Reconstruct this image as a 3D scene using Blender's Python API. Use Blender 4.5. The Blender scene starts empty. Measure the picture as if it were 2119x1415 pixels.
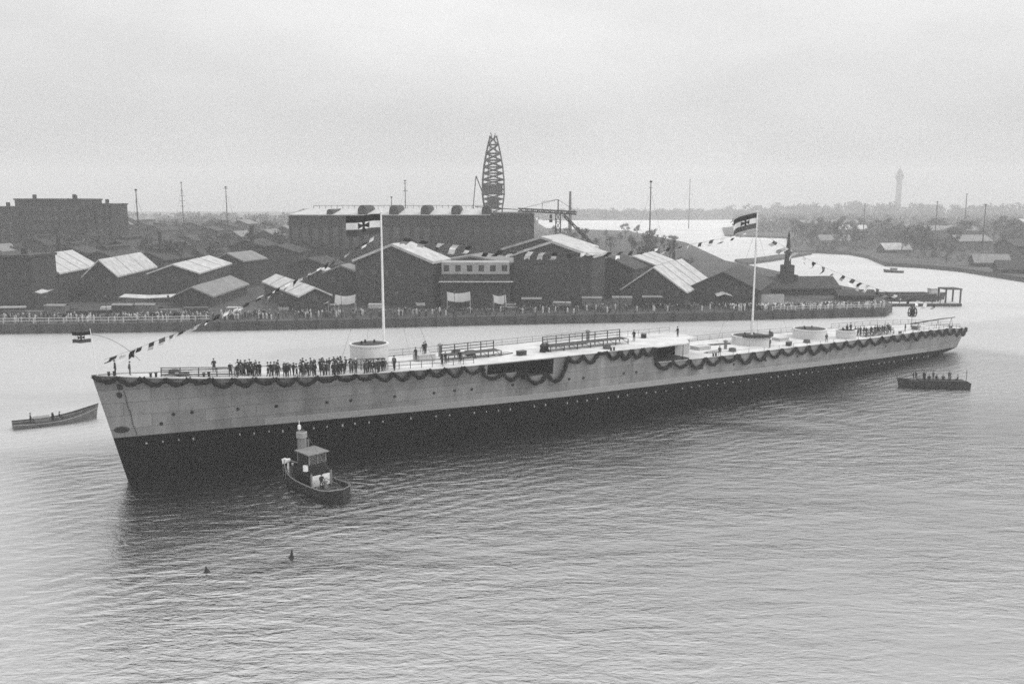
import bpy, bmesh, math, random
from mathutils import Vector, Matrix, Euler
from math import radians, sin, cos, pi, atan2, atan, hypot
random.seed(7)
R = random.random
scene = bpy.context.scene
COL = scene.collection

# ------------------------------------------------------------------ camera, sky, sun, exposure
CAM_H = 33.5                      # eye height above the water (m)
FPX, UC, VC, VH = 1800.0, 1059.5, 707.5, 420.0   # focal length / centre / horizon row of the 2119x1415 frame
PITCH = atan((VC - VH) / FPX)
cam_d = bpy.data.cameras.new('camera')
cam = bpy.data.objects.new('camera', cam_d); COL.objects.link(cam)
cam.location = (0, 0, CAM_H)
cam.rotation_euler = (radians(90) - PITCH, 0, 0)
cam_d.sensor_width = 36.0
cam_d.lens = FPX / 2119.0 * 36.0
cam_d.clip_start = 0.5; cam_d.clip_end = 30000
scene.camera = cam

SUN_EL, SUN_AZ = radians(42), radians(100)      # azimuth clockwise from +Y (north): high, abeam of the camera on the right
world = bpy.data.worlds.new('World'); scene.world = world; world.use_nodes = True
wn, wl = world.node_tree.nodes, world.node_tree.links
bg = wn['Background']
sky = wn.new('ShaderNodeTexSky'); sky.sky_type = 'NISHITA'; sky.sun_disc = False
sky.sun_elevation = SUN_EL; sky.sun_rotation = SUN_AZ; sky.dust_density = 6.0; sky.ozone_density = 0.5
bw = wn.new('ShaderNodeRGBToBW'); wl.new(sky.outputs[0], bw.inputs[0])
tc = wn.new('ShaderNodeTexCoord')
mp = wn.new('ShaderNodeMapping'); mp.inputs['Scale'].default_value = (1.0, 1.0, 3.0)
wl.new(tc.outputs['Generated'], mp.inputs[0])
cl = wn.new('ShaderNodeTexNoise'); cl.inputs['Scale'].default_value = 1.5; cl.inputs['Detail'].default_value = 6; cl.inputs['Roughness'].default_value = .55
wl.new(mp.outputs[0], cl.inputs['Vector'])
cr = wn.new('ShaderNodeMapRange'); cr.inputs[1].default_value = .3; cr.inputs[2].default_value = .7
cr.inputs[3].default_value = 3.0; cr.inputs[4].default_value = 4.7     # cloud-sheet luminance before the 0.1 strength
wl.new(cl.outputs[0], cr.inputs[0])
mixw = wn.new('ShaderNodeMix'); mixw.data_type = 'FLOAT'; mixw.inputs[0].default_value = 0.93   # nearly closed overcast over the daylight sky
# overcast luminance law: three times brighter overhead than at the horizon
nrm = wn.new('ShaderNodeVectorMath'); nrm.operation = 'NORMALIZE'; wl.new(tc.outputs['Generated'], nrm.inputs[0])
sx_ = wn.new('ShaderNodeSeparateXYZ'); wl.new(nrm.outputs[0], sx_.inputs[0])
mx_ = wn.new('ShaderNodeMath'); mx_.operation = 'MAXIMUM'; mx_.inputs[1].default_value = 0.0; wl.new(sx_.outputs[2], mx_.inputs[0])
ma_ = wn.new('ShaderNodeMath'); ma_.operation = 'MULTIPLY_ADD'; ma_.inputs[1].default_value = 3.8; ma_.inputs[2].default_value = 1.0; wl.new(mx_.outputs[0], ma_.inputs[0])
mu_ = wn.new('ShaderNodeMath'); mu_.operation = 'MULTIPLY'; wl.new(ma_.outputs[0], mu_.inputs[0]); wl.new(cr.outputs[0], mu_.inputs[1])
wl.new(bw.outputs[0], mixw.inputs[2]); wl.new(mu_.outputs[0], mixw.inputs[3])
wl.new(mixw.outputs[0], bg.inputs['Color'])
bg.inputs['Strength'].default_value = 0.1

sun_d = bpy.data.lights.new('sun', 'SUN'); sun_d.energy = 1.3; sun_d.angle = radians(30); sun_d.color = (1, .99, .97)
sun = bpy.data.objects.new('sun', sun_d); COL.objects.link(sun)
sdir = Vector((sin(SUN_AZ) * cos(SUN_EL), cos(SUN_AZ) * cos(SUN_EL), sin(SUN_EL)))
sun.rotation_euler = (-sdir).to_track_quat('-Z', 'Y').to_euler()
sun.location = (120, 110, 160)

vs = scene.view_settings
vs.view_transform = 'Standard'; vs.look = 'None'; vs.exposure = 0.2; vs.gamma = 1.0; vs.use_curve_mapping = False
scene.render.engine = 'CYCLES'
scene.cycles.max_bounces = 9; scene.cycles.diffuse_bounces = 2; scene.cycles.glossy_bounces = 3
scene.cycles.volume_bounces = 7; scene.cycles.transparent_max_bounces = 8
scene.cycles.filter_width = 1.6
scene.cycles.use_denoising = False

# ------------------------------------------------------------------ frame -> place (for surveying positions)
def ray(u, v):
    dx = (u - UC) / FPX; dy = -(v - VC) / FPX
    return Vector((dx, cos(PITCH) + dy * sin(PITCH), -sin(PITCH) + dy * cos(PITCH)))
def P(u, v, z=0.0):
    r = ray(u, v); return Vector((0, 0, CAM_H)) + r * ((z - CAM_H) / r.z)
def atY(u, v, Y):
    r = ray(u, v); return Vector((0, 0, CAM_H)) + r * (Y / r.y)
def interp(T, s):
    if s <= T[0][0]: return T[0][1]
    for (a, x), (b, y) in zip(T, T[1:]):
        if s <= b: return x + (y - x) * (s - a) / (b - a)
    return T[-1][1]

# ------------------------------------------------------------------ materials (all monochrome: the place is seen in black and white)
MATS = {}
def mat(name, v, rough=.75, var=.25, scale=.6, spec=.3, bump=0.0, bscale=8.0, streak=False, metallic=0.0):
    m = bpy.data.materials.new(name); m.use_nodes = True
    nt = m.node_tree; b = nt.nodes['Principled BSDF']
    b.inputs['Roughness'].default_value = rough; b.inputs['Specular IOR Level'].default_value = spec
    b.inputs['Metallic'].default_value = metallic
    t = nt.nodes.new('ShaderNodeTexCoord'); src = t.outputs['Object']
    mp = nt.nodes.new('ShaderNodeMapping'); nt.links.new(src, mp.inputs[0])
    if streak: mp.inputs['Scale'].default_value = (1, 1, .12)
    n = nt.nodes.new('ShaderNodeTexNoise'); n.inputs['Scale'].default_value = scale; n.inputs['Detail'].default_value = 6; n.inputs['Roughness'].default_value = .65
    nt.links.new(mp.outputs[0], n.inputs['Vector'])
    r = nt.nodes.new('ShaderNodeMapRange'); r.inputs[1].default_value = .28; r.inputs[2].default_value = .72
    r.inputs[3].default_value = v * (1 - var); r.inputs[4].default_value = v * (1 + var)
    nt.links.new(n.outputs[0], r.inputs[0])
    nt.links.new(r.outputs[0], b.inputs['Base Color'])
    if bump:
        n2 = nt.nodes.new('ShaderNodeTexNoise'); n2.inputs['Scale'].default_value = bscale; n2.inputs['Detail'].default_value = 4
        nt.links.new(src, n2.inputs['Vector'])
        bp = nt.nodes.new('ShaderNodeBump'); bp.inputs['Strength'].default_value = bump; bp.inputs['Distance'].default_value = .1
        nt.links.new(n2.outputs[0], bp.inputs['Height']); nt.links.new(bp.outputs[0], b.inputs['Normal'])
    MATS[name] = m
    return m

def plated(name, v, rough, var):
    """painted ship plating: strakes and butts as fine relief, run-down streaks, blotches"""
    m = mat(name, v, rough, var, .35, .35, streak=True)
    nt = m.node_tree; b = nt.nodes['Principled BSDF']
    t = [n for n in nt.nodes if n.type == 'TEX_COORD'][0]
    sep = nt.nodes.new('ShaderNodeSeparateXYZ'); nt.links.new(t.outputs['Object'], sep.inputs[0])
    com = nt.nodes.new('ShaderNodeCombineXYZ'); nt.links.new(sep.outputs[0], com.inputs[0]); nt.links.new(sep.outputs[2], com.inputs[1])
    br = nt.nodes.new('ShaderNodeTexBrick'); br.inputs['Scale'].default_value = 1.0
    br.inputs['Brick Width'].default_value = 6.1; br.inputs['Row Height'].default_value = 1.65; br.inputs['Mortar Size'].default_value = .035
    br.inputs['Color1'].default_value = (.84,) * 3 + (1,); br.inputs['Color2'].default_value = (1.12,) * 3 + (1,); br.inputs['Mortar'].default_value = (.55,) * 3 + (1,)
    nt.links.new(com.outputs[0], br.inputs['Vector'])
    mx = nt.nodes.new('ShaderNodeMix'); mx.data_type = 'RGBA'; mx.blend_type = 'MULTIPLY'; mx.inputs[0].default_value = 1.0
    old = b.inputs['Base Color'].links[0].from_socket
    nt.links.new(old, mx.inputs[6]); nt.links.new(br.outputs['Color'], mx.inputs[7]); nt.links.new(mx.outputs[2], b.inputs['Base Color'])
    bp = nt.nodes.new('ShaderNodeBump'); bp.inputs['Strength'].default_value = .35; bp.inputs['Distance'].default_value = .03
    nt.links.new(br.outputs['Fac'], bp.inputs['Height']); bp.invert = True
    nt.links.new(bp.outputs[0], b.inputs['Normal'])
    return m

plated('hull_grey', .185, .6, .38)
plated('hull_dark', .006, .9, .4)
MATS['hull_dark'].node_tree.nodes['Principled BSDF'].inputs['Specular IOR Level'].default_value = .05
mat('belt_grey', .24, .55, .1, .5)
mat('deck', .47, .8, .26, .3, bump=.2)
mat('deck_wall', .38, .6, .1, .4)
mat('shade_wall', .30, .6, .2, .5)
mat('recess_shade', .035, .8, .3, .8)  # shade of the gallery and break passage, put into one even near-black colour
mat('barbette_paint', .5, .7, .12, .6)
mat('black_iron', .015, .5, .3, 2)
mat('white_paint', .72, .5, .08, 1.5)
mat('stud_white', .3, .5, .05, 1.5)
mat('cloth_dark', .022, .9, .5, .9)
mat('cloth_grey', .07, .9, .4, .9)
mat('skin', .42, .6, .1, 3)
mat('hat_white', .7, .8, .1, 3)
mat('flag_black', .012, .85, .2, 2)
mat('flag_white', .62, .85, .06, 2)
mat('flag_red', .06, .85, .2, 2)
mat('flag_grey', .3, .85, .2, 2)
mat('garland', .010, .95, .6, 5, bump=.6, bscale=14)
mat('rope', .10, .9, .3, 3)
mat('mast_white', .66, .6, .1, 1)
mat('timber', .10, .85, .5, 1.4, bump=.3)
mat('timber_dark', .035, .85, .4, 1.4)
mat('timber_pale', .42, .85, .25, 1.4)
mat('tug_black', .014, .45, .4, 1.5)
mat('tug_grey', .17, .6, .2, 2)
mat('glass', .03, .12, .2, 2, spec=.6)
mat('brick', .034, .9, .6, .9, bump=.4, bscale=3)
mat('brick_dark', .022, .9, .6, .8, bump=.4, bscale=3)
mat('brick_mid', .065, .9, .5, .5, bump=.4, bscale=3)
mat('plaster', .26, .85, .25, .5)
mat('roof_pale', .37, .75, .34, .5)
mat('roof_mid', .16, .8, .25, .3)
mat('roof_dark', .028, .85, .35, .3)
mat('steel_far', .02, .8, .3, .2)
mat('steel_pale', .2, .8, .3, .2)
mat('quay_stone', .045, .9, .45, .5, bump=.6, bscale=1.5)
mat('bark', .03, .95, .3, 2)
mat('leaf', .045, .95, .5, .8)
mat('leaf_pale', .09, .95, .5, .8)
mat('grit', .04, .95, .5, .12, bump=.5, bscale=.6)
mat('grit_far', .045, .95, .55, .03, bump=.4, bscale=.2)

WASH = [(-20.0, 97.5, .016, 1.7, 15), (-75.0, 128.0, .02, 1.6, 16), (84.0, 157.0, .02, 1.7, 16)]      # tug, left launch, right launch
def water_material():
    m = bpy.data.materials.new('water'); m.use_nodes = True
    nt = m.node_tree; nn, L = nt.nodes, nt.links
    out = nn['Material Output']; nn.remove(nn['Principled BSDF'])
    t = nn.new('ShaderNodeTexCoord')
    def noise(sx, sy, det, rough=.55, dist=0.0, rot=0.0):
        mp = nn.new('ShaderNodeMapping'); mp.inputs['Scale'].default_value = (sx, sy, 1); mp.inputs['Rotation'].default_value = (0, 0, rot)
        L.new(t.outputs['Object'], mp.inputs[0])
        n = nn.new('ShaderNodeTexNoise'); n.inputs['Scale'].default_value = 1.0; n.inputs['Detail'].default_value = det
        n.inputs['Roughness'].default_value = rough; n.inputs['Distortion'].default_value = dist
        L.new(mp.outputs[0], n.inputs['Vector']); return n.outputs[0]
    def math_(op, a, b):
        k = nn.new('ShaderNodeMath'); k.operation = op
        for i, x in enumerate((a, b)):
            if isinstance(x, (int, float)): k.inputs[i].default_value = x
            else: L.new(x, k.inputs[i])
        return k.outputs[0]
    rip = noise(.20, .62, 4, .6, .5, -.22)        # ripples about 1-2 m long
    fine = noise(1.1, 2.2, 4, .65, .6, .35)
    swell = noise(.06, .11, 2, .5, .4, -.2)
    patch = noise(.018, .03, 3, .5, .8, -.1)       # cat's-paws: where the breeze ruffles the surface more
    pr = nn.new('ShaderNodeMapRange'); pr.inputs[1].default_value = .35; pr.inputs[2].default_value = .65; pr.inputs[3].default_value = .35; pr.inputs[4].default_value = 1.3
    L.new(patch, pr.inputs[0])
    h = math_('ADD', math_('MULTIPLY', rip, .27), math_('MULTIPLY', fine, .12))
    h = math_('MULTIPLY', h, pr.outputs[0])
    h = math_('ADD', h, math_('MULTIPLY', swell, .22))
    sp_ = nn.new('ShaderNodeSeparateXYZ'); L.new(t.outputs['Object'], sp_.inputs[0])
    across = math_('SUBTRACT', math_('MULTIPLY', sp_.outputs[1], .8437), math_('MULTIPLY', sp_.outputs[0], .5369))   # metres measured away from the ship's axis
    def ramp(x, a, b, c, d):
        k = nn.new('ShaderNodeMapRange'); k.interpolation_type = 'SMOOTHSTEP'
        for i_, q in enumerate((a, b, c, d)): k.inputs[i_ + 1].default_value = q
        L.new(x, k.inputs[0]); return k.outputs[0]
    # low waves the launching hull sent out, running parallel to its side
    ph = math_('ADD', math_('MULTIPLY', across, 3.1), math_('ADD', math_('MULTIPLY', swell, 22.0), math_('MULTIPLY', rip, 8.0)))
    wv = math_('MULTIPLY', math_('SINE', ph, 0.0), math_('MULTIPLY', ramp(across, 48, 90, 0.0, .024), ramp(patch, .36, .62, .2, 1.0)))
    h = math_('ADD', h, wv)
    # wash round the small craft
    for (cx, cy, amp, lam, fade) in WASH:
        dx = math_('SUBTRACT', sp_.outputs[0], cx); dy = math_('SUBTRACT', sp_.outputs[1], cy)
        r_ = math_('SQRT', math_('ADD', math_('MULTIPLY', dx, dx), math_('MULTIPLY', dy, dy)), 0.0)
        w = math_('MULTIPLY', math_('SINE', math_('ADD', math_('MULTIPLY', r_, 6.283 / lam), math_('MULTIPLY', rip, 17.0)), 0.0), ramp(r_, fade * .25, fade, amp, 0.0))
        h = math_('ADD', h, w)
    bp = nn.new('ShaderNodeBump'); bp.inputs['Strength'].default_value = 1.0; bp.inputs['Distance'].default_value = 1.0
    L.new(h, bp.inputs['Height'])
    dif = nn.new('ShaderNodeBsdfDiffuse'); dif.inputs['Color'].default_value = (.012,) * 3 + (1,)
    L.new(bp.outputs[0], dif.inputs['Normal'])
    gl = nn.new('ShaderNodeBsdfGlossy'); gl.inputs['Color'].default_value = (.92,) * 3 + (1,); 
    # the open channel beyond the ship is ruffled by the breeze; the near basin lies in its lee
    ro = nn.new('ShaderNodeMapRange'); ro.interpolation_type = 'SMOOTHSTEP'; ro.inputs[1].default_value = 112; ro.inputs[2].default_value = 142; ro.inputs[3].default_value = .015; ro.inputs[4].default_value = .55
    L.new(across, ro.inputs[0])
    along = math_('ADD', math_('ADD', math_('MULTIPLY', sp_.outputs[0], .8437), math_('MULTIPLY', sp_.outputs[1], .5369)), -15.3)     # metres aft of the stem
    rl = nn.new('ShaderNodeMapRange'); rl.interpolation_type = 'SMOOTHSTEP'; rl.inputs[1].default_value = 0; rl.inputs[2].default_value = -16; rl.inputs[3].default_value = .015; rl.inputs[4].default_value = .45
    L.new(along, rl.inputs[0])
    rs = nn.new('ShaderNodeMapRange'); rs.interpolation_type = 'SMOOTHSTEP'; rs.inputs[1].default_value = 80; rs.inputs[2].default_value = 10; rs.inputs[3].default_value = .015; rs.inputs[4].default_value = .26
    L.new(across, rs.inputs[0])
    rq = nn.new('ShaderNodeMapRange'); rq.interpolation_type = 'SMOOTHSTEP'; rq.inputs[1].default_value = 165; rq.inputs[2].default_value = 190; rq.inputs[3].default_value = .015; rq.inputs[4].default_value = .45
    L.new(along, rq.inputs[0])
    rough = math_('MAXIMUM', math_('MAXIMUM', ro.outputs[0], rl.outputs[0]), math_('MAXIMUM', rs.outputs[0], rq.outputs[0]))
    ra = nn.new('ShaderNodeMapRange'); ra.interpolation_type = 'SMOOTHSTEP'; ra.inputs[1].default_value = 75; ra.inputs[2].default_value = 150; ra.inputs[3].default_value = .015; ra.inputs[4].default_value = .3
    L.new(along, ra.inputs[0])
    L.new(math_('MAXIMUM', rough, ra.outputs[0]), gl.inputs['Roughness'])
    L.new(bp.outputs[0], gl.inputs['Normal'])
    fr = nn.new('ShaderNodeFresnel'); fr.inputs['IOR'].default_value = 6.2; L.new(bp.outputs[0], fr.inputs['Normal'])
    mx = nn.new('ShaderNodeMixShader'); L.new(fr.outputs[0], mx.inputs[0]); L.new(dif.outputs[0], mx.inputs[1]); L.new(gl.outputs[0], mx.inputs[2])
    L.new(mx.outputs[0], out.inputs['Surface'])
    MATS['water'] = m
water_material()

# ------------------------------------------------------------------ mesh helpers
class MB:
    def __init__(s): s.v = []; s.f = []; s.m = []
    def poly(s, pts, m=0):
        i = len(s.v); s.v += [tuple(p) for p in pts]; s.f.append(tuple(range(i, i + len(pts)))); s.m.append(m); return s
    def box(s, x0, x1, y0, y1, z0, z1, m=0):
        i = len(s.v)
        s.v += [(x, y, z) for z in (z0, z1) for x, y in ((x0, y0), (x1, y0), (x1, y1), (x0, y1))]
        for f in ((3, 2, 1, 0), (4, 5, 6, 7), (0, 1, 5, 4), (1, 2, 6, 5), (2, 3, 7, 6), (3, 0, 4, 7)):
            s.f.append(tuple(i + k for k in f)); s.m.append(m)
        return s
    def tube(s, pts, r, n=6, m=0, cap=True, r_end=None, jitter=0.0):
        pts = [Vector(p) for p in pts]; i0 = len(s.v); N = len(pts)
        for k, p in enumerate(pts):
            t = (pts[min(k + 1, N - 1)] - pts[max(k - 1, 0)]).normalized()
            a = t.orthogonal().normalized() if abs(t.z) > .95 else t.cross(Vector((0, 0, 1))).normalized()
            b = t.cross(a)
            rr = r if r_end is None else r + (r_end - r) * k / max(1, N - 1)
            for j in range(n):
                an = 2 * pi * j / n; q = rr * (1 + jitter * (R() - .5) * 2)
                s.v.append(tuple(p + a * cos(an) * q + b * sin(an) * q))
        for k in range(N - 1):
            for j in range(n):
                a = i0 + k * n + j; b = i0 + k * n + (j + 1) % n
                s.f.append((a, b, b + n, a + n)); s.m.append(m)
        if cap:
            s.f.append(tuple(i0 + j for j in range(n))[::-1]); s.m.append(m)
            s.f.append(tuple(i0 + (N - 1) * n + j for j in range(n))); s.m.append(m)
        return s
    def lathe(s, prof, n=24, cx=0, cy=0, m=0, close=True):
        i0 = len(s.v)
        for r, z in prof:
            for j in range(n):
                a = 2 * pi * j / n; s.v.append((cx + r * cos(a), cy + r * sin(a), z))
        for k in range(len(prof) - 1):
            for j in range(n):
                a = i0 + k * n + j; b = i0 + k * n + (j + 1) % n
                s.f.append((a, b, b + n, a + n)); s.m.append(m)
        if close:
            s.f.append(tuple(i0 + j for j in range(n))[::-1]); s.m.append(m)
            s.f.append(tuple(i0 + (len(prof) - 1) * n + j for j in range(n))); s.m.append(m)
        return s
    def grid(s, rows, m=0, wrap=False):
        i0 = len(s.v); n = len(rows[0])
        for r in rows: s.v += [tuple(p) for p in r]
        for k in range(len(rows) - 1):
            for j in range(n - (0 if wrap else 1)):
                a = i0 + k * n + j; b = i0 + k * n + (j + 1) % n
                s.f.append((a, b, b + n, a + n)); s.m.append(m)
        return s
    def mesh(s, name, mats, smooth=False):
        me = bpy.data.meshes.new(name); me.from_pydata(s.v, [], s.f)
        for mm in (mats if isinstance(mats, (list, tuple)) else [mats]): me.materials.append(MATS[mm])
        me.polygons.foreach_set('material_index', s.m)
        if smooth: me.polygons.foreach_set('use_smooth', [True] * len(me.polygons))
        me.update(); return me
    def build(s, name, mats, parent=None, smooth=False, fix=False):
        me = s.mesh(name, mats, smooth)
        if fix:
            bm = bmesh.new(); bm.from_mesh(me); bmesh.ops.recalc_face_normals(bm, faces=bm.faces); bm.to_mesh(me); bm.free()
        return link(name, me, parent)

def link(name, me, parent=None, loc=None, rot=None):
    o = bpy.data.objects.new(name, me); COL.objects.link(o)
    if parent is not None: o.parent = parent
    if loc is not None: o.location = loc
    if rot is not None: o.rotation_euler = rot
    return o
def tag(o, label=None, cat=None, group=None, kind=None):
    if label: o['label'] = label
    if cat: o['category'] = cat
    if group: o['group'] = group
    if kind: o['kind'] = kind
    return o
def empty(name, loc, rz=0.0, label=None, cat=None, group=None):
    o = bpy.data.objects.new(name, None); COL.objects.link(o); o.empty_display_size = .5
    o.location = loc; o.rotation_euler = (0, 0, rz)
    return tag(o, label, cat, group)
def copy_tree(o, loc=None, rz=None, parent=None):
    c = o.copy(); COL.objects.link(c); c.parent = parent
    if loc is not None: c.location = loc
    if rz is not None: c.rotation_euler = (0, 0, rz)
    for ch in o.children: copy_tree(ch, None, None, c)
    return c

# ================================================================== SETTING: water, land
W = MB(); W.poly([(-2900, -300, 0), (2900, -300, 0), (2900, 3300, 0), (-2900, 3300, 0)])
tag(W.build('water', 'water'), kind='structure')

def land(name, px, z, m, extra=None):
    """a raised sheet with a quay wall round it; px are waterline points of the frame"""
    pts = [P(u, v, 0) for u, v in px] if px else []
    if extra: pts = pts + [Vector(e) for e in extra]
    b = MB()
    top = [(p.x, p.y, z) for p in pts]; bot = [(p.x, p.y, -2.0) for p in pts]
    b.poly(top, 0)
    n = len(pts)
    for i in range(n):
        j = (i + 1) % n; b.poly([bot[i], bot[j], top[j], top[i]], 1)
    o = b.build(name, [m, 'quay_stone'], fix=True)
    return tag(o, kind='structure')
QZ = 2.4
yard_front = [(-420, 698), (0, 691), (250, 688), (500, 684), (800, 678), (1000, 673), (1300, 667), (1600, 661), (1833, 655)]
yard_back = [(1846, 646), (1800, 617), (1742, 604), (1655, 583), (1585, 566), (1500, 548), (1420, 508), (1300, 482), (1130, 476), (1095, 452)]
land('yard_ground', yard_front + yard_back, QZ, 'grit', [(60, 3200, 0), (-2800, 3200, 0), (-2800, 300, 0)])
land('right_bank_ground', [(2400, 640), (2119, 584), (1990, 563), (1905, 555), (1832, 551), (1795, 535), (1760, 528), (1690, 524), (1642, 526), (1628, 494), (1500, 489), (1495, 474), (1600, 465)], 2.0, 'grit_far',
     [(1350, 3200, 0), (2800, 3200, 0), (2800, 300, 0)])
land('far_shore_ground', None, 2.0, 'grit_far', [(61, 1700, 0), (500, 1780, 0), (1000, 2300, 0), (1349, 3200, 0), (62, 3200, 0)])
land('mole_ground', [(1540, 549), (1600, 541), (1680, 527), (1668, 523), (1560, 538), (1520, 541)], 1.3, 'grit_far')

# gentle rise with the hazy wooded skyline on the right
def rise(name, cx, cy, rx, ry, h):
    rows = []
    for i in range(9):
        t = i / 8
        rows.append([(cx + rx * (1 - t) * cos(a) + .0, cy + ry * (1 - t) * sin(a), 1.9 + h * (sin(t * pi / 2) ** 1.5)) for a in [2 * pi * k / 36 for k in range(36)]])
    b = MB(); b.grid(rows, 0, True)
    return tag(b.build(name, 'grit_far', smooth=True), kind='structure')
rise('hill', 790, 2000, 420, 250, 15)
rise('hill', 1080, 1900, 160, 160, 17)

# ================================================================== THE SHIP
B0 = P(265, 995); S0 = P(1945, 731)
AX = (S0 - B0).normalized(); SH_RZ = atan2(AX.y, AX.x)
NR = Vector((AX.y, -AX.x, 0))         # towards the near (port) side
def SW(s, y, z): return B0 + AX * s - NR * y + Vector((0, 0, z))     # y > 0 is the far side
ZF = [(-3.1, 13.4), (0, 13.1), (4, 12.65), (12, 12.05), (19, 11.55), (25, 11.25), (32, 11.02), (42, 10.8), (60, 10.7), (78, 10.65), (100, 10.6)]
ZQ = [(70, 8.2), (78, 8.05), (85, 7.85), (96, 7.7), (112, 7.6), (122, 7.4), (140, 7.15), (152, 7.0), (165, 6.5), (178.3, 5.3)]
ZL = [(-3, 5.6), (20, 5.15), (50, 4.6), (82, 4.25), (94, 4.05), (122, 3.3), (144, 2.7), (172, 1.5), (178.3, 1.0)]
BD = [(-3.1, .06), (-2, .55), (0, 1.3), (10, 3.5), (20, 4.9), (40, 6.5), (60, 7.2), (80, 7.6), (110, 7.6), (140, 6.8), (155, 5.7), (165, 4.5), (170, 3.7), (174, 2.7), (176.5, 1.75), (177.8, .85), (178.3, .06)]
BW = [(-3.1, .05), (2, .25), (10, .9), (20, 1.9), (40, 4.3), (60, 6.5), (80, 7.4), (110, 7.5), (140, 6.1), (155, 4.3), (165, 2.8), (172, 1.6), (176.5, .7), (178.3, .06)]
BRK = 77.8
def s_at(S, z):
    zz = max(0, z)
    st = -3.1 * zz / 13.4 + (0.6 if z < 0 else 0)
    sn = 170 + interp([(0, 0), (1.0, 6.4), (5.3, 8.3), (9, 8.3)], zz) - (3 if z < 0 else 0)
    if S < 20: return st + (S + 3.1) * (20 - st) / 23.1
    if S > 150: return 150 + (S - 150) * (sn - 150) / 28.3
    return S
def ztop(S, aft): return interp(ZQ, S) if aft else interp(ZF, S)
def hb(S, z):
    top = ztop(S, S > BRK)
    t = max(0, min(1.02, z / top))
    return interp(BW, S) * (1 if z >= 0 else .85) + (interp(BD, S) - interp(BW, S)) * t ** (interp([(0, 2.0), (25, 1.7), (60, 1.2), (80, .8)], S))
def hullp(S, z, side=-1, off=0.0):
    return Vector((s_at(S, z), side * (hb(S, z) + off), z))

def S_of(s, z):
    a, b = -3.1, 178.3
    for _ in range(40):
        m = (a + b) / 2
        if s_at(m, z) < s: a = m
        else: b = m
    return a
ship = empty('launched_cruiser', B0, SH_RZ, 'long grey unfinished warship hull floating without superstructure in the basin', 'warship')
OPN = (47.2, 58.4)           # open gallery under the forecastle deck
def stations(a, b, step, extra=()):
    n = max(1, round((b - a) / step)); L = [a + (b - a) * i / n for i in range(n + 1)] + list(extra)
    return sorted(set(round(x, 3) for x in L))
def sill(S): return interp(ZF, S) - (1.55 if S < 53 else 2.4)
fore_S = [-3.1, -2.7, -2.2, -1.5, -.5] + stations(1, BRK, 2.2, OPN + (53.0,))
aft_S = stations(BRK, 168, 3.0) + [170, 172, 174, 175.5, 176.5, 177.3, 177.8, 178.1, 178.3]
top_m = MB(); bot_m = MB()
for side in (-1, 1):
    for part, aft in ((fore_S, False), (aft_S, True)):
        for a, b in zip(part, part[1:]):
            def zs(S):
                zl, zt = interp(ZL, S), ztop(S, aft)
                lo = zt - 2.4 if not aft else zt - 1.0
                return [zl, zl + (lo - zl) * .35, zl + (lo - zl) * .7, lo, zt - (1.55 if not aft else .6), zt]
            za, zb = zs(a), zs(b)
            for k in range(5):
                mid = (a + b) / 2
                if side == -1 and not aft and OPN[0] < mid < OPN[1] and (k == 4 or (k == 3 and mid > 53)): continue
                q = [hullp(a, za[k], side), hullp(b, zb[k], side), hullp(b, zb[k + 1], side), hullp(a, za[k + 1], side)]
                top_m.poly(q if side == -1 else q[::-1])
            la, lb = [-2.5, 0, za[0] * .55, za[0]], [-2.5, 0, zb[0] * .55, zb[0]]
            for k in range(3):
                q = [hullp(a, la[k], side), hullp(b, lb[k], side), hullp(b, lb[k + 1], side), hullp(a, la[k + 1], side)]
                bot_m.poly(q if side == -1 else q[::-1])
def weld(o, d=.002):
    bm = bmesh.new(); bm.from_mesh(o.data); bmesh.ops.remove_doubles(bm, verts=bm.verts, dist=d)
    for f in bm.faces: f.smooth = True
    bm.to_mesh(o.data); bm.free()
o = top_m.build('topside_plating', 'hull_grey', ship); weld(o)
o = bot_m.build('bottom_plating', 'hull_dark', ship); weld(o)
# decks
dk = MB()
for a, b in zip(fore_S, fore_S[1:]):
    za, zb = interp(ZF, a), interp(ZF, b)
    dk.poly([hullp(a, za, -1), hullp(b, zb, -1), hullp(b, zb, 1), hullp(a, za, 1)])
dk.build('forecastle_deck', 'deck', ship)
dk = MB()
for a, b in zip(aft_S, aft_S[1:]):
    za, zb = interp(ZQ, a), interp(ZQ, b)
    dk.poly([hullp(a, za, -1), hullp(b, zb, -1), hullp(b, zb, 1), hullp(a, za, 1)])
dk.build('quarterdeck', 'deck', ship)
# gunwale angle bar along both edges
gw = MB()
for part, aft in ((fore_S, False), (aft_S, True)):
    for side in (-1, 1):
        gw.tube([hullp(S, ztop(S, aft) + .03, side, .02) for S in part], .09, 5)
gw.build('gunwale_bar', 'hull_grey', ship)
# gallery behind the opening: floor, back wall, end walls, ceiling beams
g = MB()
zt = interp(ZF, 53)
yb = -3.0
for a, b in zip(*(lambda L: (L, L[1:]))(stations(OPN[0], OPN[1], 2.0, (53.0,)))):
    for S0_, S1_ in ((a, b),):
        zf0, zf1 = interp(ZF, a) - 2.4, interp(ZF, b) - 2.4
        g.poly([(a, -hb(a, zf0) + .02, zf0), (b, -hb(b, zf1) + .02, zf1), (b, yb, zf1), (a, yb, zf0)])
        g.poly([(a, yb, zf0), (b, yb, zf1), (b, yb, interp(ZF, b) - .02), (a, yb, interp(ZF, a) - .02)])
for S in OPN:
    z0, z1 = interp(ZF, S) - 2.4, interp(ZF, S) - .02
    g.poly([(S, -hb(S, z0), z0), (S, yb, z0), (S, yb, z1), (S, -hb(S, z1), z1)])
g.build('gallery_walls', 'recess_shade', ship)  # interior shade painted on: near-black walls and floor
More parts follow.
